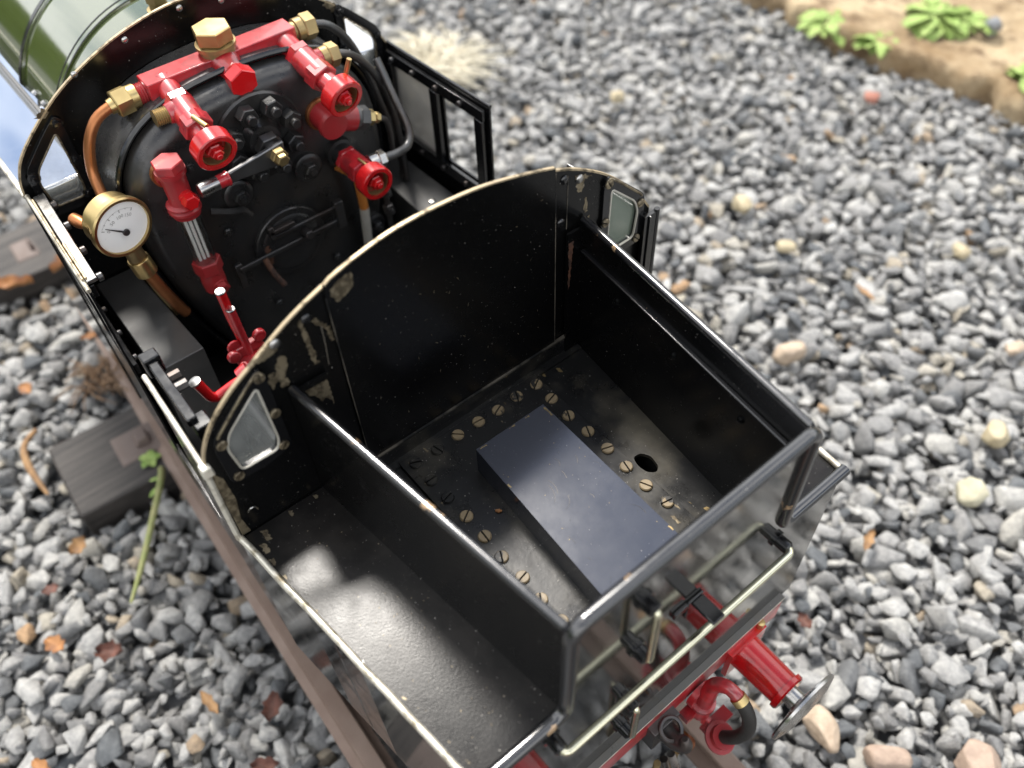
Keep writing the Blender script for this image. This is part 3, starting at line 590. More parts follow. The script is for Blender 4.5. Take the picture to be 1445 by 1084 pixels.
# regulator
rg = MB().lathe((-39.8, .1, 16.9), (1, 0, 0), [(0, 5.6), (.5, 5.6), (.75, 5.4), (.8, 2.6), (1.2, 2.2), (1.8, 2.0), (1.9, 1.3), (2, 0)], 36)
rg = part(rg, 'regulator_flange', 'black_oily')
for k in range(8):
    a = R(k*45+18); y, z = .1+4.0*math.cos(a), 16.9+4.0*math.sin(a)
    part(MB().hexn((-39.0, y, z), (-37.5, y, z), 1.2, rot=a).cyl((-37.5, y, z), (-36.7, y, z), .6, n=12, ch=.1), 'flange_nut', 'black_oily', rg)
part(MB().hexn((-37.9, .1, 16.9), (-36.8, .1, 16.6), 1.7).cyl((-36.8, .1, 16.6), (-35.6, 0, 16.4), 1.0), 'gland_nut', 'dark_steel', rg)
m = MB().hull8([(-36.0, 1.2, 17.8), (-35.4, 1.2, 17.8), (-35.4, .9, 14.9), (-36.0, .9, 14.9)], [(-35.8, -6.2, 17.0), (-35.2, -6.2, 17.0), (-35.2, -6.3, 15.7), (-35.8, -6.3, 15.7)])
lv = part(m, 'regulator_lever', 'lever_steel', bev=.15)
part(MB().hexn((-35.5, .1, 16.5), (-34.6, .1, 16.4), 1.05).hexn((-34.7, .1, 16.4), (-33.9, .1, 16.3), .8), 'lever_nut', 'brass_dull', lv)
part(MB().lathe((-35.4, -6.2, 16.4), (0, -1, 0), [(0, .75), (.1, .9), (.3, .9), (.31, .8), (1.4, .8)], 20), 'handle_sleeve', 'red_paint', lv)
part(MB().lathe((-35.4, -7.6, 16.4), (0, -1, 0), [(0, .8), (2.0, .88), (2.3, .8), (2.45, .5), (2.5, 0)], 20), 'lever_grip', 'steel', lv)
# --- steam manifold
m = MB().hull8([(-46.0, -8.9, 25.5), (-43.9, -9.0, 25.3), (-43.9, 9.6, 24.6), (-46.0, 9.5, 24.8)], [(-46.0, -8.9, 25.5), (-46.0, 9.5, 24.8), (-46.0, 9.5, 24.8), (-46.0, -8.9, 25.5)]) if False else MB()
m.box(-46.5, -43.6, -9.1, 9.5, 22.3, 25.4)
mf = part(m, 'steam_manifold', ['red_paint'], bev=.12)
part(MB().lathe((-45, .2, 25.0), (0, 0, 1), [(-1.5, 1.4), (-.4, 1.6), (0, 2.0), (1.0, 2.0), (1.1, 2.3), (1.5, 2.3), (1.6, 1.9), (1.7, 1.6), (2.0, 1.6)], 28), 'cap_collar', 'brass_dull', mf)
part(MB().hexn((-45, .2, 26.7), (-45, .2, 28.3), 2.25, rot=.3), 'hexagon_cap', 'brass', mf)
part(MB().lathe((-44.4, .2, 24.3), (1, 0, -.12), [(0, 1.9), (1.4, 1.7), (2.4, 1.4), (3.3, 1.35)], 24), 'manifold_boss', 'red_paint', mf)
part(MB().lathe((-41.6, .2, 24.0), (1, 0, -.12), [(0, 1.3), (.3, 1.45), (.4, 1.45)], 24).hexn((-41.2, .2, 23.9), (-39.5, .2, 23.7), 1.75, rot=.5), 'hexagon_plug', 'red_fresh', mf)
part(MB().lathe((-45, -9.0, 24.1), (0, -1, 0), [(0, 1.2), (.2, 1.2)]+[(0.2+.15*k, 1.2 if k % 2 else 1.08) for k in range(8)], 24), 'threaded_union', 'red_dull', mf)
part(MB().lathe((-45, -10.2, 24.1), (0, -1, 0), [(0, 1.3), (.9, 1.3)], 24).hexn((-45, -11.0, 24.1), (-45, -12.8, 24.0), 1.6, rot=.4).lathe((-45, -12.8, 24.0), (0, -1, -.1), [(0, .9), (.6, .8)], 20), 'union_nut', 'brass', mf)
part(MB().lathe((-45, 9.3, 24.2), (0, 1, 0), [(0, 1.1), (.6, 1.1), (.7, 1.35), (1.6, 1.35)], 24).hexn((-45, 10.9, 24.2), (-45, 12.4, 24.1), 1.6, rot=.2), 'union_nut', 'brass_dull', mf)
def valve(A, B, wr, name, port=0, pin=True, port_mat='brass', body='red_paint'):
    A, B = V(A), V(B); d = (B-A).normalized(); L = (B-A).length; m = MB()
    m.lathe(A, d, [(-.8, 1.35), (L*.18, 1.3), (L*.2, 1.25)], 24); m.hexn(A+d*L*.2, A+d*L*.3, 1.75)
    m.lathe(A+d*L*.3, d, [(0, 1.6), (L*.3, 1.6)], 24); m.hexn(A+d*L*.5, A+d*L*.66, 1.8, rot=.3)
    m.lathe(A+d*L*.66, d, [(0, 1.2), (L*.12, 1.3), (L*.2, 1.45), (L*.22, 1.5)], 24)
    v = part(m, name, body, bev=0)
    m = MB().ring(B-d*1.9, d, wr, wr*.74, 1.9, 36); m.lathe(B-d*1.9, d, [(0, 1.0), (.3, wr*.8), (.5, wr*.8), (.55, .9)], 24)
    w_ = part(m, 'handwheel', 'red_fresh', v)
    part(MB().hexn(B-d*1.6, B-d*.3, 1.0).hexn(B-d*.4, B+d*.25, .72).cyl(B+d*.2, B+d*.6, .38, n=12, ch=.08), 'wheel_nut', 'red_fresh', v)
    part(MB().ring(B-d*1.7, d, wr*.72, wr*.68, 1.5, 30, ch=.02), 'wheel_lining', 'brass_dull', v)
    return v, d, L
v1, d1, L1 = valve((-44.2, -6.9, 24.1), (-33.2, -7.2, 21.2), 2.35, 'steam_valve')
part(MB().cyl((-37.0, -7.3, 24.0), (-34.6, -6.9, 23.8), .3, n=10), 'tommy_bar', 'brass', v1)
m = MB().lathe((-40.6, -8.0, 23.2), (0, -1, .05), [(0, 1.3), (.8, 1.1), (.9, 1.0)], 20); part(m, 'valve_port', 'red_paint', v1)
part(MB().lathe((-40.6, -8.8, 23.25), (0, -1, .05), [(0.12*k, .95 if k % 2 else .82) for k in range(14)], 20), 'threaded_union', 'brass_dull', v1)
v2, d2, L2 = valve((-44.2, 8.0, 23.9), (-33.0, 9.0, 20.9), 2.35, 'steam_valve')
part(MB().cyl((-34.6, 10.3, 22.9), (-34.2, 10.9, 24.8), .3, n=10), 'tommy_bar', 'brass', v2)
part(MB().lathe((-40.2, 9.6, 22.6), (0, 1, 0), [(0, 1.2), (.8, 1.1)], 20), 'valve_port', 'red_paint', v2)
part(MB().lathe((-40.2, 10.3, 22.6), (0, 1, 0), [(0, 1.2), (.8, 1.2)], 20).hexn((-40.2, 11.1, 22.5), (-40.2, 12.4, 22.4), 1.45), 'union_nut', 'brass_dull', v2)
v3, d3, L3 = valve((-39.4, 9.6, 10.2), (-30.6, 9.8, 10.0), 2.2, 'water_valve', body='red_paint')
part(MB().cyl((-34.2, 9.6, 11.9), (-32.2, 9.9, 11.6), .18, n=8), 'tommy_bar', 'brass', v3)
part(MB().lathe((-39.6, 9.6, 10.3), (1, 0, 0), [(0, 2.0), (.9, 1.9), (1.0, 1.5), (2.2, 1.5)], 22), 'valve_base', 'black_oily', v3)
part(MB().lathe((-34.6, 11.2, 10.2), (0, 1, 0), [(0, 1.1), (1.1, 1.0), (1.2, .9)], 18).hexn((-34.6, 12.3, 10.2), (-34.6, 13.4, 10.1), 1.1), 'side_union', 'steel', v3)
# upper right clack fitting
m = MB().lathe((-39.6, 8.4, 16.3), (1, 0, 0), [(0, 2.1), (.4, 2.1), (.5, 1.9)], 24, mi=1).lathe((-39.2, 8.4, 16.3), (1, 0, -.1), [(0, 1.8), (2.0, 1.6), (2.3, 1.9), (2.9, 1.8), (3.0, 0)], 24)
m.lathe((-38.4, 9.2, 15.9), (.1, .9, -.35), [(0, 1.7), (3.0, 1.6), (3.1, 1.4)], 24); ck = part(m, 'clack_valve', ['red_dull', 'copper'])
part(MB().lathe((-38.2, 12.0, 14.8), (.1, .9, -.35), [(0, 1.5), (.5, 1.5), (.6, 1.3)], 20).hexn((-38.1, 12.5, 14.6), (-38.0, 13.7, 14.1), 1.5), 'clack_union', 'black_satin', ck)
part(MB().hexn((-38.0, 13.6, 14.2), (-37.9, 14.6, 13.8), 1.0).hexn((-37.9, 14.8, 13.7), (-37.9, 15.4, 13.4), .7), 'cone_nut', 'brass', ck)
part(MB().tube([(-37.9, 15.3, 13.4), (-38.3, 16.5, 12.3), (-38.6, 17.0, 10), (-38.8, 17.1, 7.5)], .38, 10), 'feed_pipe', 'dark_steel', ck)
# pipes
pp = part(MB().tube([(-45, -13.2, 24.0), (-45, -15.2, 23.2), (-45, -16.9, 21.0), (-45, -17.9, 17.8), (-43.4, -18.3, 15.6), (-42.0, -18.4, 14.6), (-40.6, -18.5, 13.6)], .62, 14), 'copper_pipe', 'copper')
part(MB().tube([(-45, 12.3, 24.1), (-45, 14.4, 23.3), (-45, 16.6, 20.6), (-44.8, 18.2, 16.4), (-44.5, 19.4, 11), (-44.0, 20.6, 5), (-43.4, 20.9, 1.0), (-42.8, 20.3, -1)], .5, 12), 'steam_pipe', 'dark_steel')
part(MB().tube([(-40.2, 12.3, 22.4), (-40.4, 14.4, 21.3), (-41, 17.0, 18.2), (-41.6, 19.2, 13), (-42, 20.2, 6), (-42, 20.4, -1)], .5, 12), 'injector_pipe', 'dark_steel')
part(MB().tube([(-34.6, 13.3, 10.1), (-34.8, 15.3, 9.7), (-35.6, 17.6, 9.4), (-37.0, 18.9, 10.8), (-39.2, 18.8, 14.0), (-42, 18.6, 18.5)], .55, 12), 'water_pipe', 'dark_steel')
part(MB().bendtube([(-38.6, 8.6, 9.0), (-37.6, 10.6, 7.0), (-37.8, 10.8, 1.5)], .62, 1.2), 'drain_rod', 'orange_rod')
part(MB().cyl((-37.8, 10.8, 1.5), (-38.2, 10.4, -7), .65, n=14), 'drain_tube', 'pale_plate')
m = MB()
for k, z in enumerate((6.5, 3.5, .5)): m.hexn((-37.5, 14.2, z), (-37.2, 14.2, z-1.4), .8).lathe((-37.4, 14.2, z-.7), (1, 0, 0), [(0, .4), (1.2, .35)], 10)
m.cyl((-37.5, 14.2, 8), (-37.5, 14.2, -6), .4); part(m, 'try_cocks', 'dark_steel')
# --- water gauge
gx, gy = -37.0, -11.7
m = MB().lathe((gx, gy, 19.4), (0, 0, -1), [(0, 1.7), (.5, 1.7), (.6, 1.45), (1.4, 1.4), (3.4, 1.35), (4.4, 1.5)], 24).lathe((-39.6, gy, 17.6), (1, 0, 0), [(0, 1.5), (1.4, 1.4)], 18)
m.lathe((gx, gy, 15.2), (0, 0, -1), [(0, 1.5), (.3, 1.9), (.5, 1.9), (.7, 1.7), (.9, 1.9), (1.2, 1.9), (1.4, 1.7), (1.9, 1.6)], 24)
wg = part(m, 'water_gauge', 'red_dull')
part(MB().hexn((gx, gy, 19.3), (gx, gy, 20.5), 1.75, rot=.4), 'gauge_cap', 'red_paint', wg)
part(MB().lathe((-39.6, gy, 17.6), (1, 0, 0), [(0, 1.75), (.6, 1.7), (.65, 0)], 22), 'gauge_flange', 'copper', wg)
part(MB().lathe((-36.0, gy+.3, 16.2), (1, 0, 0), [(0, .9), (.9, .9)], 18).hexn((-35.3, gy+.3, 16.2), (-34.2, gy+.3, 16.1), .95), 'side_plug', 'red_fresh', wg)
part(MB().ring((gx, gy, 13.6), (0, 0, -1), 1.35, 1.0, 7.6, 28, ch=.02), 'glass_tube', 'glass', wg)
for dy_ in (-.55, 0, .55): part(MB().cyl((gx-.25, gy+dy_, 13.5), (gx-.25, gy+dy_, 6.2), .2, n=10), 'backing_rod', 'dial_white', wg)
part(MB().hexn((gx, gy, 6.3), (gx, gy, 4.5), 1.75, rot=.2).lathe((gx, gy, 4.5), (0, 0, -1), [(0, 1.4), (.5, 1.45), (1.6, 1.5), (2.8, 1.4), (3.2, 1.0)], 24).lathe((-39.6, gy, 3.2), (1, 0, 0), [(0, 1.3), (2, 1.2)], 18), 'lower_fitting', 'red_dull', wg)
part(MB().lathe((gx+.6, gy+.2, 2.8), (1, 0, -.3), [(0, 1.0), (.8, .95)], 18).hexn((gx+1.2, gy+.2, 2.6), (gx+2.0, gy+.2, 2.3), .95), 'lower_plug', 'red_dull', wg)
# --- pressure gauge
gc = V((-37.8, -18.75, 14.75)); gd = V((1, .20, -.02)).normalized()
m = MB().lathe(gc-gd*2.7, gd, [(0, 2.9), (.3, 3.15), (2.3, 3.2), (2.35, 3.55), (3.0, 3.6), (3.2, 3.45), (3.2, 3.15), (2.85, 3.1)], 48)
pg = part(m, 'pressure_gauge', 'brass')
part(MB().lathe(gc+gd*.1, gd, [(0, 3.12), (.05, 3.1), (.06, 0)], 48), 'gauge_dial', 'dial_white', pg)
_, ex, ey = MB.frame(gd); right = V((0, 1, 0)); right = (right-gd*right.dot(gd)).normalized(); upv = gd.cross(right); upv = upv if upv.z > 0 else -upv
pv = gc+gd*.2+right*.1-upv*.75
def dp(a, r_): return pv+right*(math.cos(R(a))*r_)+upv*(math.sin(R(a))*r_)
m = MB()
for k in range(31):
    a = 146-k*3.1; r0 = 2.75 if k % 10 == 0 else (2.95 if k % 5 == 0 else 3.05); wd = .03 if k % 5 else .05
    r0 *= .93; r1 = 3.15*.93
    if (dp(a, r1)-gc).length > 3.0: r1 -= .25; r0 -= .25
    t_ = right*(-math.sin(R(a)))+upv*math.cos(R(a)); m.add([dp(a, r0)-t_*wd, dp(a, r0)+t_*wd, dp(a, r1)+t_*wd, dp(a, r1)-t_*wd], [(0, 1, 2, 3)])
def glyphs(txt, at, size, mbx, rot=0.0):
    cu = bpy.data.curves.new('t', 'FONT'); cu.body = txt; cu.size = size; cu.align_x = 'CENTER'; cu.align_y = 'CENTER'; cu.resolution_u = 2
    ob = bpy.data.objects.new('t', cu); sc.collection.objects.link(ob); bpy.context.view_layer.update()
    me = bpy.data.meshes.new_from_object(ob); c, s_ = math.cos(rot), math.sin(rot)
    mbx.add([at+right*(v.co.x*c-v.co.y*s_)+upv*(v.co.x*s_+v.co.y*c) for v in me.vertices], [tuple(p.vertices) for p in me.polygons])
    bpy.data.objects.remove(ob); bpy.data.meshes.remove(me); bpy.data.curves.remove(cu)
for a, s_ in ((146, '0'), (117, '50'), (87, '100'), (60, '150')): glyphs(s_, dp(a, 2.05), .60, m, R(a-90)*.8)
part(m, 'dial_marking', 'ink_faded', pg)
m = MB(); a = 138; t_ = right*(-math.sin(R(a)))+upv*math.cos(R(a)); g2 = gd*.12
m.add([dp(a, 2.65)-t_*.04+g2, dp(a, 2.65)+t_*.04+g2, dp(a, 0)+t_*.13+g2, dp(a, 0)-t_*.13+g2], [(0, 1, 2, 3)])
m.lathe(pv+gd*.08, gd, [(0, .42), (.2, .38), (.25, 0)], 18); part(m, 'gauge_needle', 'dark_steel', pg)
part(MB().lathe((-38.5, -18.7, 11.6), (0, .06, -1), [(0, 1.05), (2.2, 1.05)], 20), 'gauge_stem', 'brass_dull', pg)
part(MB().lathe((-38.5, -18.55, 9.5), (.02, .12, -1), [(0, 1.2), (.15, 1.3), (2.3, 1.3), (2.4, 1.1)], 28), 'stem_nut', 'brass', pg)
part(MB().tube([(-38.5, -18.25, 7.2), (-38.5, -17.6, 4.2), (-38.6, -16.8, 1.2), (-38.6, -16.1, -1.2)], .72, 14), 'gauge_pipe', 'copper', pg)
part(MB().tube([(-39.2, -18.6, 6.6), (-39.3, -18.0, 3), (-39.3, -17.0, -1.4)], .25, 8), 'siphon_pipe', 'brass_dull', pg)
part(MB().lathe((-41.2, -22.0, 15.0), (1, .3, 0), [(-1.2, .7), (0, .75), (.8, .5), (.9, .3)], 16), 'gauge_bracket', 'copper', pg)
# --- red levers in the cab
m = MB().tube([(-25.2, -14.3, 11.0), (-25.2, -14.2, 7.0), (-25.0, -13.9, 2)], .58, 16, smooth=1)
lv2 = part(m, 'red_lever', 'red_fresh'); part(MB().cyl((-25.2, -14.3, 11.0), (-25.2, -14.3, 11.25), .62, n=18, ch=.08), 'lever_end', 'steel', lv2)
m = MB().tube([(-24.6, -14.1, 8.6), (-24.5, -14.0, 5.2), (-24.4, -13.9, 1)], .5, 16, smooth=1)
lv3 = part(m, 'red_lever', 'red_paint'); part(MB().cyl((-24.6, -14.1, 8.6), (-24.6, -14.1, 8.85), .54, n=18, ch=.08), 'lever_end', 'steel', lv3)
m = MB().box(-25.6, -22.4, -15.6, -11.8, .2, 1.6).cyl((-25, -15.2, 3.2), (-24.6, -15.2, 3.2), .9, n=14).lathe((-24.6, -15.8, 2.4), (1, 0, 0), [(0, .8), (.8, .8)], 14).lathe((-24.6, -12.2, 3.6), (1, 0, 0), [(0, .8), (.8, .8)], 14).lathe((-22.6, -15.4, 1.6), (0, 0, 1), [(0, .7), (.6, .6)], 14).lathe((-22.6, -12.0, 1.6), (0, 0, 1), [(0, .7), (.6, .6)], 14).box(-25.2, -24.2, -15.9, -12.0, 1.6, 3.0)
m.box(-23.6, -21.0, -14.8, -12.4, -6, .2); part(m, 'lever_bracket', 'red_paint', bev=.2)
m = MB().bendtube([(-14.2, -22.3, 12.0), (-14.0, -21.7, 9.5), (-14.0, -21.2, 8.9), (-13.9, -18.8, 9.5), (-13.6, -16.6, 9.8)], .55, .9)
cr_ = part(m, 'crank_handle', 'red_fresh'); part(MB().lathe((-14.22, -22.34, 12.0), (-.05, -.25, 1), [(0, .6), (.2, .62), (.3, .3), (.31, 0)], 18), 'crank_end', 'steel', cr_)
part(MB().lathe((-13.8, -18.2, 9.6), (.1, .9, .3), [(0, 1.2), (.8, 1.3), (1.2, 1.3)], 18), 'crank_boss', 'red_paint', cr_)
m = MB().box(-30, -18, -17, -8, -21, -14).box(-28, -20, 4, 10, -21, -16).tube([(-29.5, -15.8, -8), (-20, -15.6, -10)], .8, 10).cyl((-20, -14, -14), (-20, -14, -9), 1.4, n=20)
part(m, 'reversing_gear', 'black_oily', bev=.3)
# --- outer boiler and side tanks ahead of the cab
prof = [(0, 17.4), (30, 17.2), (30.05, 17.5), (31.5, 17.5), (31.55, 17.1), (66, 16.8), (67, 16.0)]
m = MB().lathe((-50.4, 0, 8.6), (-1, 0, 0), [(0, 17.9), (10.6, 17.8), (10.7, 18.05), (12.0, 18.05), (12.1, 17.75), (24, 17.6), (24.1, 17.9), (25.4, 17.9), (25.5, 17.5), (70, 17.2)], 96)
bl = part(m, 'boiler_barrel', 'boiler_green')
part(MB().ring((-61.2, 0, 8.6), (-1, 0, 0), 18.12, 17.9, .22, 96, ch=.02).ring((-62.3, 0, 8.6), (-1, 0, 0), 18.12, 17.9, .22, 96, ch=.02).ring((-74.8, 0, 8.6), (-1, 0, 0), 17.98, 17.7, .8, 96, ch=.02), 'boiler_band', 'black_gloss', bl)
m = MB().lathe((-56.5, -1.2, 26.0), (0, 0, 1), [(0, 1.5), (.6, 1.5), (.7, 1.1), (1.6, 1.1)], 20).hexn((-56.5, -1.2, 27.4), (-56.5, -1.2, 28.6), 1.3); part(m, 'safety_valve', 'brass_dull', bl)
m = MB().lathe((-53.4, -4.6, 25.6), (0, 0, 1), [(0, 1.2), (.4, 1.2), (.5, .9), (1.2, .9)], 20); part(m, 'wash_out_plug', 'dark_steel', bl)
part(MB().lathe((-86, 0, 24), (0, 0, 1), [(0, 7), (1, 5.4), (4, 4.8), (7, 4.4), (8.6, 3.0), (9, 0)], 40), 'steam_dome', 'boiler_green', bl)
part(MB().lathe((-118, 0, 8.6), (-1, 0, 0), [(-1, 18.6), (16, 18.6), (17, 17.5), (17.3, 0)], 64), 'smokebox', 'black_satin', bl)
part(MB().lathe((-126, 0, 26), (0, 0, 1), [(0, 6), (1.5, 4.2), (8, 3.8), (9, 4.6), (10, 4.4), (10, 3.4), (4, 3.2)], 36), 'chimney', 'black_satin', bl)
for sg in (1, -1):
    ya, yb = sorted((sg*14.6, sg*25.0))
    tk = part(MB().box(-112, -50.5, ya, yb, -22, 14.6), 'side_tank', 'tank_polish', bev=.35)
    part(MB().tube([(-112, sg*25.0, 14.6), (-50.6, sg*25.0, 14.6)], .35, 8, smooth=1), 'edge_bead', 'bare_edge', tk)
    m = MB()
    ys = sg*17.4; m.box(-112, -50.6, min(ys, ys+sg*.5), max(ys, ys+sg*.5), 14.62, 16.2); part(m, 'tank_flange', 'black_satin', tk, bev=.1)
    for k in range(6): part(MB().lathe((-54-k*3.2, sg*16.6, 15.2), (0, -sg, .5), [(0, .55), (.5, .5), (.6, 0)], 10), 'bolt', 'steel', tk)
# --- rear wall of the bunker
m = MB().plate([(-23.2, -22), (-23.2, ZD), (-13.6, ZD), (-13.6, ZT-.2), (13.6, ZT-.2), (13.6, ZD), (23.2, ZD), (23.2, -22)], XP(XR-.3), XP(XR+.3))
for (a, b, s_) in ((-4.6, 17.6, .7), (5.2, 18.0, .6), (11.2, 17.8, .5), (3.1, 17.2, .4), (-11, 17.9, .3)):
    blotch(m, [(a-s_, b-.1), (a+s_*.8, b-.15), (a+s_, b+.5), (a-s_*.7, b+.6)], XP(XR+.32), 1, .12)
rw = part(m, 'bunker_rear_wall', ['black_mirror', 'brass_dull'])
outl = [(XR+.35, -13.6, 3.8), (XR+.35, -13.6, ZT-.6), (XR+.35, -13.0, ZT), (XR+.4, 0, ZT+.05), (XR+.35, 13.0, ZT), (XR+.35, 13.6, ZT-.6), (XR+.35, 13.6, 3.8)]
m = MB().bendtube([(XR+.3, -23.4, ZD+.1), (XR+.3, -14.6, ZD+.1), (XR+.35, -13.6, ZD+.8), (XR+.35, -13.5, ZT-.8), (XR+.35, -12.6, ZT), (XR+.42, 0, ZT+.05), (XR+.35, 12.6, ZT), (XR+.35, 13.5, ZT-.8), (XR+.35, 13.6, ZD+.8), (XR+.3, 14.6, ZD+.1), (XR+.3, 23.4, ZD+.1)], .66, 1.0, n=14)
part(m, 'rim_beading', 'bead_gloss', rw)
# long handrail and grips
m = MB().bendtube([(XR+.6, -15.4, .4), (XR+2.3, -15.4, .4), (XR+2.3, 13.8, .7), (XR+.6, 13.8, .7)], .42, 1.6, n=14)
hr = part(m, 'rear_handrail', 'nickel_rod')
for y, z in ((-15.4, .4), (13.8, .7)): part(MB().lathe((XR+.3, y, z), (1, 0, 0), [(0, .9), (.3, .9), (.35, .68), (1.5, .68), (1.7, .45)], 18), 'handrail_pillar', 'black_gloss', hr)
for zt, zb_ in ((13.6, 4.0), (-7.4, -15.6)):
    m = MB().bendtube([(XR+.5, -5.8, zt), (XR+1.9, -5.8, zt), (XR+1.9, -5.6, zb_), (XR+.5, -5.6, zb_)], .36, .7, n=12); g = part(m, 'grab_handle', 'nickel_rod')
    for z, y in ((zt, -5.8), (zb_, -5.6)): part(MB().lathe((XR+.3, y, z), (1, 0, 0), [(0, .95), (.3, .95), (.35, .75), (1.3, .7), (1.5, .4)], 18), 'handrail_pillar', 'black_gloss', g)
# lamp iron
m = MB().box(XR+.3, XR+.6, .6, 2.6, 1.4, 4.4).box(XR+.6, XR+3.3, .9, 2.4, 3.9, 4.3); li = part(m, 'lamp_iron', 'black_gloss', bev=.12)
part(MB().box(XR+.3, XR+.7, -1.2, .5, 3.6, 4.6), 'iron_foot', 'black_gloss', li, bev=.1)
# footplate, buffer beam
part(MB().box(-50, XR-.3, -24.6, 24.6, -22.6, -21.6), 'footplate', 'black_satin', bev=.1)
m = MB().box(XR+.3, XR+1.1, -22.6, 20.9, -20.7, -20.3).box(XR+.32, XR+1.04, -22.4, 20.7, -25.2, -20.7, 1).box(XR+1.1, XR+1.14, -22.6, 20.9, -20.62, -20.4, 2)
part(m, 'buffer_beam', ['plate_dusty', 'red_paint', 'bare_edge'], bev=.06)
def buffer(y):
    x0 = XR+1.04; z = -25.4
    m = MB().box(x0, x0+.7, y-3.0, y+3.0, z-2.9, z+2.9).lathe((x0+.6, y, z), (1, 0, -.02), [(0, 2.35), (.4, 2.3), (5.9, 2.15), (5.95, 2.5), (6.5, 2.5), (6.7, 2.3)], 36)
    b = part(m, 'buffer', ['red_fresh'], bev=0)
    part(MB().lathe((x0+7.2, y, z), (1, 0, -.02), [(0, 1.2), (1.3, 1.2), (1.4, 1.6), (1.8, 5.0), (2.0, 5.1), (2.3, 5.0), (2.7, 3.4), (2.9, 0)], 48), 'buffer_head', 'steel', b)
    part(MB().lathe((x0+.1, y+2.4, z+3.4), (0, 0, 1), [(-.6, .5), (.5, .5), (.7, .3)], 12), 'lamp_bolt', 'brass', b)
    return b
buffer(14.5); buffer(-14.5)
# vacuum hose
m = MB().lathe((XR+1.3, 6.6, -25.5), (1, 0, 0), [(0, 1.9), (.8, 1.9)], 20).tube([(XR+2.4, 6.6, -30), (XR+2.6, 6.7, -24), (XR+2.8, 7.0, -21.2), (XR+4.2, 7.4, -19.8), (XR+5.8, 7.7, -20.6)], [1.05, 1.0, .9, .8, .8], 16)
m.lathe((XR+2.4, 6.6, -27), (0, 0, 1), [(0, 1.1), (.1, 1.5), (.7, 1.5), (.8, 1.1)], 20).box(XR+1.2, XR+2.6, 4.0, 9.0, -29, -27.8)
vh = part(m, 'vacuum_pipe', 'red_paint')
part(MB().lathe((XR+5.4, 7.6, -20.3), (.8, .1, -.6), [(0, .95), (.9, .95)], 18), 'hose_clip', 'brass', vh)
part(MB().tube([(XR+5.8, 7.7, -20.6), (XR+7.2, 7.9, -22.6), (XR+7.9, 8.0, -26), (XR+7.2, 7.8, -30), (XR+5.6, 7.4, -33)], .82, 14), 'rubber_hose', 'rubber', vh)
part(MB().lathe((XR+6.0, 7.5, -32.2), (-.4, -.1, -1), [(0, 1.5), (.8, 1.5), (.9, 2.0), (1.2, 2.0)], 18).box(XR+3.2, XR+4.8, 6.4, 10.6, -33.6, -32.8), 'hose_cup', 'red_dull', vh)
part(MB().lathe((XR+2.9, 7.2, -31.5), (1, .2, 0), [(0, .9), (.4, .9), (.5, .4), (.9, .35)], 18), 'pipe_flange', 'red_paint', vh)
# coupling
m = MB().box(XR+.6, XR+2.2, -1.6, 2.4, -27.8, -23.0).tube([(XR+2.0, .4, -25), (XR+3.6, .4, -24.6), (XR+4.9, .4, -23.4), (XR+4.6, .4, -22.0)], [1.3, 1.2, .9, .45], 12).ring((XR+2.6, .4, -23.4), (.5, 0, 1), 1.5, 1.05, .5, 20)
cp_ = part(m, 'coupling_hook', 'dark_steel', bev=.25)
part(MB().tube([(XR+4.0, -.4, -27), (XR+5.2, -.4, -30), (XR+4.4, -.4, -33), (XR+3.4, -.4, -30.5)], .5, 10), 'coupling_link', 'steel', cp_)
part(MB().tube([(XR+3.6, -2.0, -28), (XR+4.0, -2.4, -34), (XR+3.6, 1.0, -35.6), (XR+3.6, 1.6, -31)], .42, 10), 'coupling_link', 'brass_dull', cp_)
part(MB().lathe((XR+3.6, 1.8, -27), (.3, .4, -1), [(0, .9), (2.2, .9), (2.3, .5)], 12), 'coupling_pin', 'copper', cp_)
# frames and wheels
for sg in (1, -1):
    part(MB().box(-110, 28, sg*11.4-.4, sg*11.4+.4, -38, -23.3), 'main_frame', 'black_satin')
for x in (-92, -58, -24, 12):
    for sg in (1, -1):
        y = sg*13.6
        m = MB().lathe((x, y-sg*1.6, -38.0), (0, sg, 0), [(0, 13.0), (.8, 13.0), (.9, 12.1), (3.2, 12.0), (3.2, 10.6), (2.6, 10.4), (2.6, 3.0), (3.4, 2.8), (3.4, 0)], 40); part(m, 'wheel', 'black_oily')
# ================================================================== TRACK
TO = (0, -7, -54)
track = tag(empty('railway_track', TO), 'miniature railway track of rusty steel rails on dark sleepers under the locomotive', 'railway track')
def tpart(mb, name, mats, parent=None, **kw): return mb.build(name, mats, parent or track, origin=TO, **kw)
RP = [(0, -1.5), (.35, -1.5)]
def rail(path, name='rail'):
    sec = [(-2.6, -54.2), (-2.6, -53.6), (-.55, -53.1), (-.5, -51.6), (-1.25, -51.2), (-1.3, -50.25), (-1.1, -50.0), (1.1, -50.0), (1.3, -50.25), (1.25, -51.2), (.5, -51.6), (.55, -53.1), (2.6, -53.6), (2.6, -54.2)]
    m = MB(); n = len(sec); vs = []; fs = []
    for (x, y) in path:
        for (a, b) in sec: vs.append((x, y+a, b))
    for j in range(len(path)-1):
        for i in range(n): fs.append((j*n+i, j*n+(i+1) % n, (j+1)*n+(i+1) % n, (j+1)*n+i))
    fs += [tuple(range(n)), tuple((len(path)-1)*n+i for i in range(n))]
    m.add(vs, fs); return tpart(m, name, 'rail_steel')
LP = [(-330, -5.5), (-240, -12.0), (-160, -17.0), (-110, -20.6), (-70, -23.2), (-30, -24.9), (10, -26.2), (60, -27.2), (150, -28)]
rail(LP); rail([(x, y+38.5) for x, y in LP])
def yl(x):
    for (a, b), (c, d) in zip(LP, LP[1:]):
        if x <= c: return lerp(b, d, (x-a)/(c-a))
    return LP[-1][1]
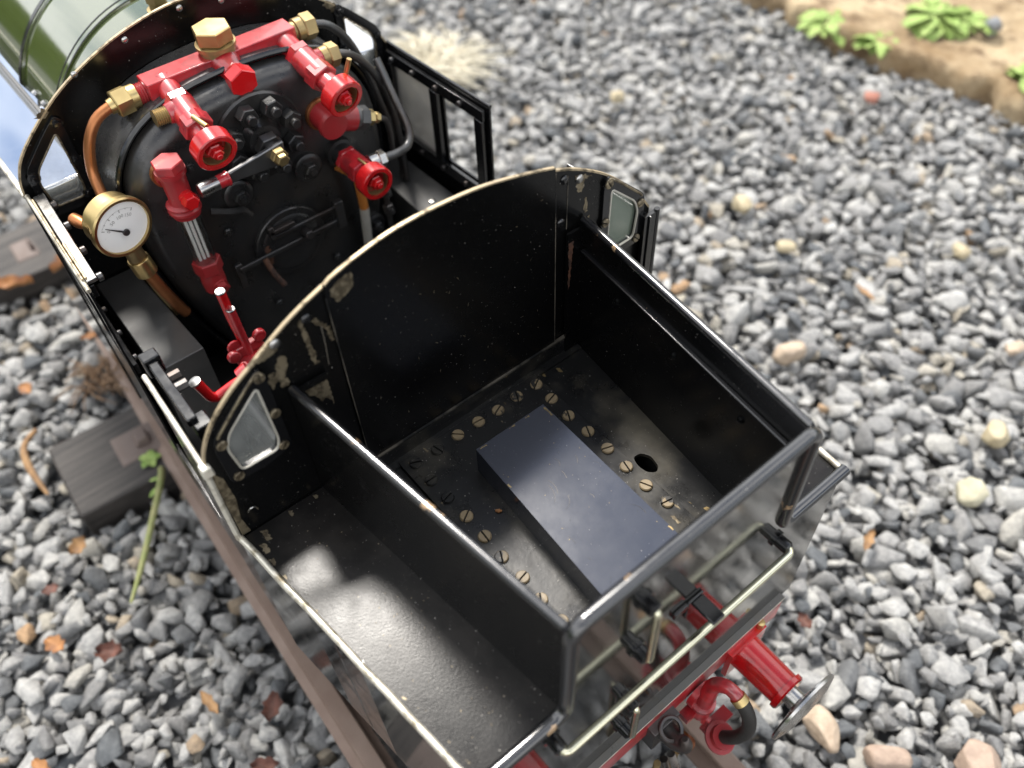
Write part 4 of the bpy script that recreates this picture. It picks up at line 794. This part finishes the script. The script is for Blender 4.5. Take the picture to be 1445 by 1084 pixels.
SLX = [-70.5, -139, -208, -277, -338, 13, 84, 150]
for x in SLX:
    y = yl(x); a = R(-3)
    ca, sa = math.cos(a), math.sin(a)
    def T(u_, v_, z): return (x+u_*ca-v_*sa, y+19+u_*sa+v_*ca, z)
    m = MB().hull8([T(-9.3, -38, -63.5), T(9.3, -38, -63.5), T(9.3, 36, -63.5), T(-9.3, 36, -63.5)], [T(-9.3, -38, -53.6), T(9.3, -38, -53.6), T(9.3, 36, -53.6), T(-9.3, 36, -53.6)])
    slp = tpart(m, 'sleeper', 'weathered_sleeper', bev=.5)
    for v_ in (-19.4, 19.3):
        m = MB().hull8([T(-4, v_-8.8, -54.2), T(4, v_-8.8, -54.2), T(4, v_+6, -54.2), T(-4, v_+6, -54.2)], [T(-3.6, v_-8.4, -53.3), T(3.6, v_-8.4, -53.3), T(3.6, v_+5.6, -53.3), T(-3.6, v_+5.6, -53.3)])
        for s_ in (-1, 1):
            m.hull8([T(-1.6, v_+s_*3.6-1.4, -53.3), T(1.6, v_+s_*3.6-1.4, -53.3), T(1.6, v_+s_*3.6+1.4, -53.3), T(-1.6, v_+s_*3.6+1.4, -53.3)], [T(-1.4, v_+s_*3.3-1.0, -51.2), T(1.4, v_+s_*3.3-1.0, -51.6), T(1.4, v_+s_*3.3+1.0, -51.6), T(-1.4, v_+s_*3.3+1.0, -51.6)])
        tpart(m, 'rail_chair', 'rail_chair', slp, bev=.3)
# ================================================================== GROUND
m = MB(); S = 9000; n = 30
m.add([(-S, -S, -62.5), (S, -S, -62.5), (S, S, -62.5), (-S, S, -62.5)], [(0, 1, 2, 3)])
tag(m.build('ground', 'stony_ground'), kind='structure')
rg_ = np.random.default_rng(11)
protos = []
for i in range(18):
    bm = bmesh.new(); el_ = V((rg_.uniform(.9, 1.5), rg_.uniform(.65, 1.0), rg_.uniform(.4, .8)))
    for _ in range(12):
        p = V(rg_.normal(size=3)); p.normalize(); p *= rg_.uniform(.85, 1.1); bm.verts.new((p.x*el_.x, p.y*el_.y, p.z*el_.z))
    r_ = bmesh.ops.convex_hull(bm, input=bm.verts); bmesh.ops.delete(bm, geom=list({g for g in r_['geom_interior']+r_['geom_unused'] if isinstance(g, bmesh.types.BMVert)}), context='VERTS')
    bmesh.ops.dissolve_limit(bm, angle_limit=R(14), verts=bm.verts, edges=bm.edges)
    bmesh.ops.bevel(bm, geom=list(bm.edges), offset=.045, segments=1, profile=.5, affect='EDGES', clamp_overlap=True)
    bmesh.ops.triangulate(bm, faces=bm.faces); bm.verts.ensure_lookup_table()
    protos.append((np.array([v.co[:] for v in bm.verts]), np.array([[v.index for v in f.verts] for f in bm.faces]))); bm.free()
def rand_rot(tilt):
    a = rg_.uniform(0, 2*math.pi); b = rg_.normal()*tilt; c = rg_.uniform(0, 2*math.pi)
    ca, sa, cb, sb, cc, s_c = math.cos(a), math.sin(a), math.cos(b), math.sin(b), math.cos(c), math.sin(c)
    Rz = np.array([[ca, -sa, 0], [sa, ca, 0], [0, 0, 1]]); Rx = np.array([[1, 0, 0], [0, cb, -sb], [0, sb, cb]]); R2 = np.array([[cc, -s_c, 0], [s_c, cc, 0], [0, 0, 1]])
    return Rz@Rx@R2
inv = np.array([list(rx), list(ry), list(rz)])
def visible(x, y, marg=140):
    v = inv@(np.array([x, y, -57.])-np.array(CAM)); 
    if v[2] <= 0: return False
    px, py = 722+1238*v[0]/v[2], 542+1238*v[1]/v[2]; return -marg*2 < px < 1445+marg and -marg*1.3 < py < 1084+marg*1.6
VS, FS, AT = [], [], []; off = 0
specials = [(-129.4, -31.6)]
def on_sleeper(x, y):
    for xs in SLX:
        if abs(x-xs) < 11.5 and -22 < (y-yl(xs)) < 58: return True
    return False
for layer, (zc_, sp) in enumerate(((-60.8, 2.9), (-59.1, 2.95), (-57.4, 3.3))):
    ny = int(330/(sp*.87)); nx = int(470/sp)
    for j in range(ny):
        for i in range(nx):
            x = -350+i*sp+(sp/2 if j % 2 else 0)+rg_.uniform(-.38, .38)*sp; y = -110+j*sp*.87+rg_.uniform(-.38, .38)*sp
            if y > 192 or not visible(x, y): continue
            s_ = min(max(1.72*math.exp(rg_.normal()*.34), .7), 3.4)
            if on_sleeper(x, y):
                if layer == 2 or rg_.random() < .4: continue
                if layer == 1: s_ = min(s_, 1.6)
            dy = min(abs(y-yl(x)), abs(y-yl(x)-38.5))
            z = zc_+rg_.normal()*.55
            if dy < 5 and layer == 2: continue
            V_, F_ = protos[rg_.integers(len(protos))]
            q = (V_*s_)@rand_rot(.55).T+np.array([x, y, z]); VS.append(q); FS.append(F_+off); off += len(V_)
            AT.append(np.full(len(V_), rg_.random()**1.05))
VSa, FSa, ATa = np.concatenate(VS), np.concatenate(FS), np.concatenate(AT)
print('stones', len(VS), 'faces', len(FSa))
me = bpy.data.meshes.new('gravel'); me.vertices.add(len(VSa)); me.vertices.foreach_set('co', (VSa*U).astype(np.float32).ravel())
me.loops.add(len(FSa)*3); me.loops.foreach_set('vertex_index', FSa.astype(np.int32).ravel())
me.polygons.add(len(FSa)); me.polygons.foreach_set('loop_start', np.arange(0, len(FSa)*3, 3, dtype=np.int32)); me.polygons.foreach_set('loop_total', np.full(len(FSa), 3, dtype=np.int32))
me.update(calc_edges=True); at = me.attributes.new('rock', 'FLOAT', 'POINT'); at.data.foreach_set('value', ATa.astype(np.float32))
me.materials.append(M['gravel_stone']); gv = bpy.data.objects.new('gravel', me); sc.collection.objects.link(gv)
tag(gv, 'loose grey crushed stone ballast covering the ground around the track', 'gravel', kind='stuff')
# --- kerb stone slab
m = MB(); nx, ny = 150, 60; vs = []; fs = []
def kedge(x): return 185.5+5.5*max(0, (x+50)/30)*.9+1.8*math.sin(x*.11)+1.2*math.sin(x*.37+1)+2.2*mnoise.noise(V((x*.2, 0, 9)))
for j in range(ny):
    for i in range(nx):
        x = -190+i*1.9; t_ = j/(ny-1); y = kedge(x)+(t_**1.6)*120
        z = -50.8+2.8*mnoise.noise(V((x*.03, y*.05, 0)))+1.3*mnoise.noise(V((x*.10, y*.2, 3)))+.7*mnoise.noise(V((x*.4, y*.5, 7)))
        if j == 0: z -= 12; y += .5
        if j == 1: z -= 2.2; y = kedge(x)-.6
        if j == 2: z -= .7; y = kedge(x)+.3
        vs.append((x, y, z))
for j in range(ny-1):
    for i in range(nx-1): fs.append((j*nx+i, j*nx+i+1, (j+1)*nx+i+1, (j+1)*nx+i))
m.add(vs, fs); KO = (-40, 190, -58)
kb = m.build('kerb_stone', 'sandstone', origin=KO, ang=80); tag(kb, 'sunlit tan sandstone slab edging the gravel with green weeds growing on it', 'kerb stone')
# --- individual bits
def pebble(x, y, z, s_, m_, label, sx=1.2, sy=.9, sz=.6, seed=0, group=None, name='pebble', rz_=0.0):
    k = MB(); ca, sa = math.cos(rz_), math.sin(rz_); bm = bmesh.new(); bmesh.ops.create_icosphere(bm, subdivisions=4, radius=1.0)
    r_ = random.Random(seed); cuts = [(V([r_.gauss(0, 1) for _ in range(3)]).normalized(), r_.uniform(.62, .85)) for _ in range(9)]
    vs = []
    for v in bm.verts:
        p = v.co.copy()
        for n_, d_ in cuts:
            e_ = p.dot(n_)-d_
            if e_ > 0: p -= n_*e_*.92
        p *= 1+.05*mnoise.noise(p*2.5+V((seed, 0, 0)))+.02*mnoise.noise(p*9)
        a, b, c = p.x*s_*sx*.95, p.y*s_*sy*.95, p.z*s_*sz*1.05; vs.append((x+a*ca-b*sa, y+a*sa+b*ca, z+c-s_*.25))
    k.add(vs, [tuple(v.index for v in f.verts) for f in bm.faces]); bm.free()
    o = k.build(name, m_, origin=(x, y, z-s_*sz*.8), flat=False, ang=60); tag(o, label, 'stone', group); return o
G1 = 'odd coloured stones lying in the grey gravel'
for a in ((-8.3, 81.5, -51.6, 3.2, 'pebble_tan', 'pinkish tan rounded stone in the gravel right of the bunker', 1.2, .9, .7, 1),
          (-44.8, 109.2, -51.6, 2.9, 'pebble_yellow', 'yellow stone in the blurred gravel above the bunker corner', 1.1, .9, .6, 2),
          (-28.8, 105.4, -51.8, 2.2, 'pebble_yellow', 'small yellow stone, the lower right one of the yellow pair behind the cab plate', 1.1, .9, .6, 3),
          (-3.0, 132.6, -51.6, 2.4, 'pebble_yellow', 'pale yellow stone lying near the right edge, far back in the gravel', 1.1, .9, .6, 4),
          (29.2, 93.8, -51.4, 2.8, 'pebble_yellow', 'ochre stone with one lighter face at the right edge of the photo', 1.0, 1.0, .8, 5),
          (33.2, 79.5, -51.4, 3.0, 'pebble_pale', 'pale greenish buff stone just below the ochre one at the right edge', 1.1, 1.0, .8, 6),
          (41.9, 27.3, -51.2, 3.1, 'pebble_tan', 'smooth orange tan stone right below the steel buffer head', 1.3, .8, .6, 7),
          (59.3, 40.5, -51.6, 3.2, 'pebble_brown', 'large brown stone at the bottom right corner', 1.2, 1.0, .8, 5),
          (50.5, 31.0, -51.4, 2.8, 'pebble_brown', 'flat buff brown stone near the bottom edge, left of the large brown one', 1.3, .8, .7, 3),
          (-51.3, 167.3, -51.2, 2.6, 'pebble_red', 'orange red fragment in the far gravel in front of the kerb', 1.0, 1.0, .5, 10),
          (-96, 118, -51.2, 2.4, 'pebble_yellow', 'yellowish stone far back behind the cab side window', 1.0, 1.0, .6, 11),
          (-46.5, 211.7, -48.6, 3.2, 'pebble_grey', 'single grey stone sitting on top of the tan kerb', 1.0, .9, .8, 12),
          (20, 115, -51.4, 2.2, 'pebble_tan', 'little orange tan stone high at the right edge of the photo', 1.2, .8, .6, 13)):
    pebble(a[0], a[1], a[2], a[3], a[4], a[5], a[6], a[7], a[8], a[9], G1, rz_=a[9]*1.3)
def dead_leaf(x, y, z, L, W, ang, m_, label, curl=.5, seed=0, group='fallen leaves and bark on the gravel', cat='leaf', name='dead_leaf'):
    L *= .8; W *= .8; r_ = random.Random(seed); k = MB(); nu, nv = 9, 5; vs = []; fs = []; ca, sa = math.cos(ang), math.sin(ang)
    for side in (0, 1):
        for i in range(nu):
            t_ = i/(nu-1)-.5; wd = W*max(.06, (1-(2*t_)**2))**.7*(1+.25*math.sin(i*2.1+seed))
            for j in range(nv):
                s_ = j/(nv-1)*2-1; a = t_*L; b = s_*wd*.5; c = curl*W*(s_*s_*.35+.6*t_*t_)+.25*W*mnoise.noise(V((a*.4, b*.4, seed)))-side*.12
                vs.append((x+a*ca-b*sa, y+a*sa+b*ca, z+c))
    n2 = nu*nv
    for i in range(nu-1):
        for j in range(nv-1):
            q = (i*nv+j, i*nv+j+1, (i+1)*nv+j+1, (i+1)*nv+j); fs.append(q); fs.append(tuple(n2+u_ for u_ in q[::-1]))
    for i in range(nu-1):
        for j in (0, nv-1): q = (i*nv+j, (i+1)*nv+j, n2+(i+1)*nv+j, n2+i*nv+j); fs.append(q)
    k.add(vs, fs); o = k.build(name, m_, origin=(x, y, z), ang=70); tag(o, label, cat, group); return o
zl = -51.4
dead_leaf(-43.3, -54.7, zl, 4.6, 3.2, .4, 'leaf_orange', 'bright orange leaf scrap on gravel in the lower left', seed=1)
dead_leaf(-53.1, -51.7, zl, 3.4, 2.6, 1.4, 'bark_brown', 'small rusty brown leaf scrap above the bright orange one', seed=2)
dead_leaf(-57.7, -45.0, zl, 4.4, 3.2, 2.0, 'leaf_tan', 'yellow brown crumpled leaf below the sleeper end', .9, seed=3)
dead_leaf(-99.3, -39.4, zl, 4.2, 3.0, .2, 'leaf_orange', 'orange leaf scrap on gravel at the left edge, above the sleeper', seed=4)
dead_leaf(-129.4, -31.6, zl+1, 13, 4.5, 1.0, 'leaf_orange', 'long curled amber leaf at the left edge beside the track', 1.3, seed=5)
dead_leaf(-36.1, -48.4, zl, 5.2, 4.2, .9, 'bark_brown', 'dark brown bark piece right of the bright orange leaf', 1.0, seed=6, cat='bark')
dead_leaf(-26.0, -63.3, zl, 5.0, 2.6, .2, 'leaf_orange', 'orange leaf scrap touching the bottom left edge', seed=7)
dead_leaf(-19.0, -40.0, zl, 6.0, 1.8, .1, 'leaf_tan', 'thin tan leaf strip on gravel left of the bunker side', seed=8)
dead_leaf(-5.4, -38.0, zl, 5.0, 2.6, 1.0, 'bark_brown', 'reddish brown bark curl at the bottom edge beside the rail', 1.2, seed=9, cat='bark')
dead_leaf(-12.0, -33.0, zl, 5.5, 3.6, 2.4, 'bark_brown', 'dark bark flake tucked beside the rail near the bottom', 1.0, seed=10, cat='bark')
dead_leaf(27.7, 57.5, zl, 5.6, 2.0, 1.9, 'leaf_tan', 'tan bark strip on gravel right of the bunker corner', .8, seed=12, cat='bark')
dead_leaf(-8.3, 105.6, zl, 7.0, 1.4, -.2, 'leaf_tan', 'thin tan twig like strip in the middle of the right gravel', .4, seed=13, cat='bark')
dead_leaf(30, 38, zl, 3.6, 2.4, 2.9, 'bark_brown', 'dark brown bark scrap above the buffer head', .9, seed=15, cat='bark')
dead_leaf(-161, -17.5, zl+.5, 7, 4, .7, 'leaf_tan', 'pale tan leaf at the far left edge of the photo', .9, seed=16)
dead_leaf(-104, -24, zl+.4, 5, 2.2, 1.2, 'leaf_orange', 'orange brown leaf lying on the brown root tuft', .8, seed=19)
o = dead_leaf(10.7, -4.9, .62, .9, .5, .8, 'leaf_orange', 'tiny rust red seed husk on the bunker floor beside the raised block', .5, seed=30, group=None, cat='seed husk', name='seed_husk')
# stems and tufts
m = MB().tube([(-87.4, -41.6, -51), (-84, -44.6, -50), (-79, -45.6, -50.5), (-72.2, -45.2, -51.6)], [.45, .6, .7, .3], 8)
tag(m.build('curled_stem', 'leaf_tan', origin=(-80, -44, -52)), 'curled brown stem leaning on the outer end of the sleeper', 'twig')
gp = empty('grass_stalk', (-61, -27, -54)); tag(gp, 'lone green stalk with a leafy head beside the sleeper end', 'plant')
GO = (-61, -27, -54)
m = MB().tube([(-66, -27.5, -54), (-62.5, -27.2, -50.2), (-58, -29, -48.5), (-52, -33.8, -49.5), (-47, -38.2, -50.8), (-42.4, -42.4, -51.6)], [.5, .6, .6, .55, .5, .25], 8); m.build('stalk', 'stem_green', gp, origin=GO)
def leafmesh(mb, p, d, L, W, droop=.3, roll=0.0):
    p = V(p); d = V(d).normalized(); s_ = d.cross(V((0, 0, 1))).normalized(); s_ = s_*math.cos(roll)+V((0, 0, 1))*math.sin(roll); n_ = 8; vs = []; fs = []
    for i in range(n_):
        t_ = i/(n_-1); wd = W*math.sin(math.pi*min(1, t_*.94+.06))**.7*.5; c = p+d*(t_*L)+V((0, 0, -droop*L*t_*t_))
        vs += [c-s_*wd+V((0, 0, .18*wd)), c, c+s_*wd+V((0, 0, .18*wd))]
    for i in range(n_-1):
        for k in (0, 1): fs.append((i*3+k, i*3+k+1, (i+1)*3+k+1, (i+1)*3+k))
    mb.add(vs, fs)
m = MB()
for a in range(5): leafmesh(m, (-66.5, -27.8, -50.6), (math.cos(a*1.3), math.sin(a*1.3), .35), 2.3, 1.5, .35)
leafmesh(m, (-58, -29, -48.6), (.3, -1, .2), 2.6, .9); leafmesh(m, (-60, -28, -49.3), (-.6, -.9, .1), 2.4, .8)
m.build('leaf_head', 'leaf_green', gp, origin=GO)
def tuft(x, y, z, r_, h, n_, mt, name, label, cat, seed, wid=.22):
    q = random.Random(seed); m = MB()
    for _ in range(n_):
        a = q.uniform(0, 6.28); rr = r_*q.random()**.6*.5; bx, by = x+math.cos(a)*rr, y+math.sin(a)*rr; a2 = a+q.uniform(-2.4, 2.4); L = r_*q.uniform(.5, 1.2); hh = h*q.uniform(.3, 1)
        pts = [(bx, by, z), (bx+math.cos(a2)*L*.4, by+math.sin(a2)*L*.4, z+hh), (bx+math.cos(a2+.3)*L, by+math.sin(a2+.3)*L, z+hh*q.uniform(.1, .8))]
        m.tube(pts, [wid, wid*.8, wid*.3], 4, smooth=3)
    tag(m.build(name, mt, origin=(x, y, z), ang=80), label, cat)
tuft(-92.6, -27.2, -53, 7, 3, 60, 'brown_fibre', 'root_tuft', 'matted brown fibrous root tuft beside the left rail', 'dead plant', 1, .25)
tuft(-141, 90, -52.5, 15, 5, 300, 'straw', 'dry_grass_tuft', 'pale dry grass tuft in the gravel behind the cab side', 'grass tuft', 2, .42)
def weed(x, y, z, r_, n_, label, seed):
    q = random.Random(seed); rt = empty('kerb_weed', (x, y, z)); tag(rt, label, 'plant', 'green weeds on the kerb')
    m = MB()
    for _ in range(n_):
        a = q.uniform(0, 6.28); rr = r_*.35*q.random(); leafmesh(m, (x+math.cos(a)*rr, y+math.sin(a)*rr, z+q.uniform(0, 1.6)), (math.cos(a), math.sin(a), q.uniform(.02, .35)), r_*q.uniform(.35, .85), r_*q.uniform(.32, .55), q.uniform(.2, .6), q.uniform(-.5, .5))
    m.build('leaves', 'leaf_green', rt, origin=(x, y, z))
weed(-60, 205, -49.8, 12, 60, 'spreading light green weed on top of the kerb', 1)
weed(-50, 210, -49.8, 6, 26, 'smaller weed right beside the spreading one on the kerb', 5)
weed(-80, 184, -52, 8, 36, 'green weed growing at the kerb foot, left of the other weeds', 2)
weed(-64, 186, -52, 7, 36, 'low weed in the joint between kerb and gravel', 3)
weed(-26, 195, -50, 8, 36, 'green weed at the right end of the kerb edge', 4)
for o in list(sc.objects):      # loose things settle on the gravel surface
    if o.parent is None and o.get('category') in ('stone', 'leaf', 'bark', 'twig', 'plant', 'dead plant', 'grass tuft') and o.location.y < 178*U: o.location.z -= 2.6*U
# hedges round the garden (seen in the glossy paint)
def hedge(x0, y0, x1, y1, h, label, seed):
    q = random.Random(seed); A = V((x0, y0)); B = V((x1, y1)); L = (B-A).length; n_ = int(L/14); m = MB()
    rt = empty('garden_hedge', ((x0+x1)/2, (y0+y1)/2, -60)); O = ((x0+x1)/2, (y0+y1)/2, -60); tag(rt, label, 'hedge')
    nr = V((-(B-A).y, (B-A).x)).normalized()
    for _ in range(int(L*h/900)):
        c = A.lerp(B, q.random()); z = -60+h*q.random()**.8*(.85+.15*math.sin(c.x*.01+seed)); c = c+nr*q.uniform(-60, 60)
        for _k in range(4):
            p = V((c.x+q.uniform(-25, 25), c.y+q.uniform(-25, 25), z+q.uniform(-25, 25))); s_ = q.uniform(10, 24)
            a = V([q.uniform(-1, 1) for _ in range(3)]).normalized()*s_; b = a.orthogonal().normalized()*s_*.6
            m.add([p-a, p+b, p+a, p-b], [(0, 1, 2, 3)])
    c0 = A-nr*25; c1 = B-nr*25; m.add([(A.x-nr.x*20, A.y-nr.y*20, -62), (B.x-nr.x*20, B.y-nr.y*20, -62), (B.x+nr.x*20, B.y+nr.y*20, -62), (A.x+nr.x*20, A.y+nr.y*20, -62), (A.x-nr.x*20, A.y-nr.y*20, -60+h*.8), (B.x-nr.x*20, B.y-nr.y*20, -60+h*.8), (B.x+nr.x*20, B.y+nr.y*20, -60+h*.8), (A.x+nr.x*20, A.y+nr.y*20, -60+h*.8)], [(0, 1, 2, 3), (4, 5, 6, 7), (0, 1, 5, 4), (1, 2, 6, 5), (2, 3, 7, 6), (3, 0, 4, 7)])
    m.build('foliage', 'hedge_leaf', rt, origin=O, flat=True)
hedge(-1500, -900, 900, -1150, 560, 'tall garden hedge along the left of the line', 1)
hedge(-1400, 1300, 1200, 1500, 420, 'clipped garden hedge beyond the kerb', 2)
hedge(-1700, -900, -1600, 1300, 480, 'hedge closing the garden ahead of the locomotive', 3)
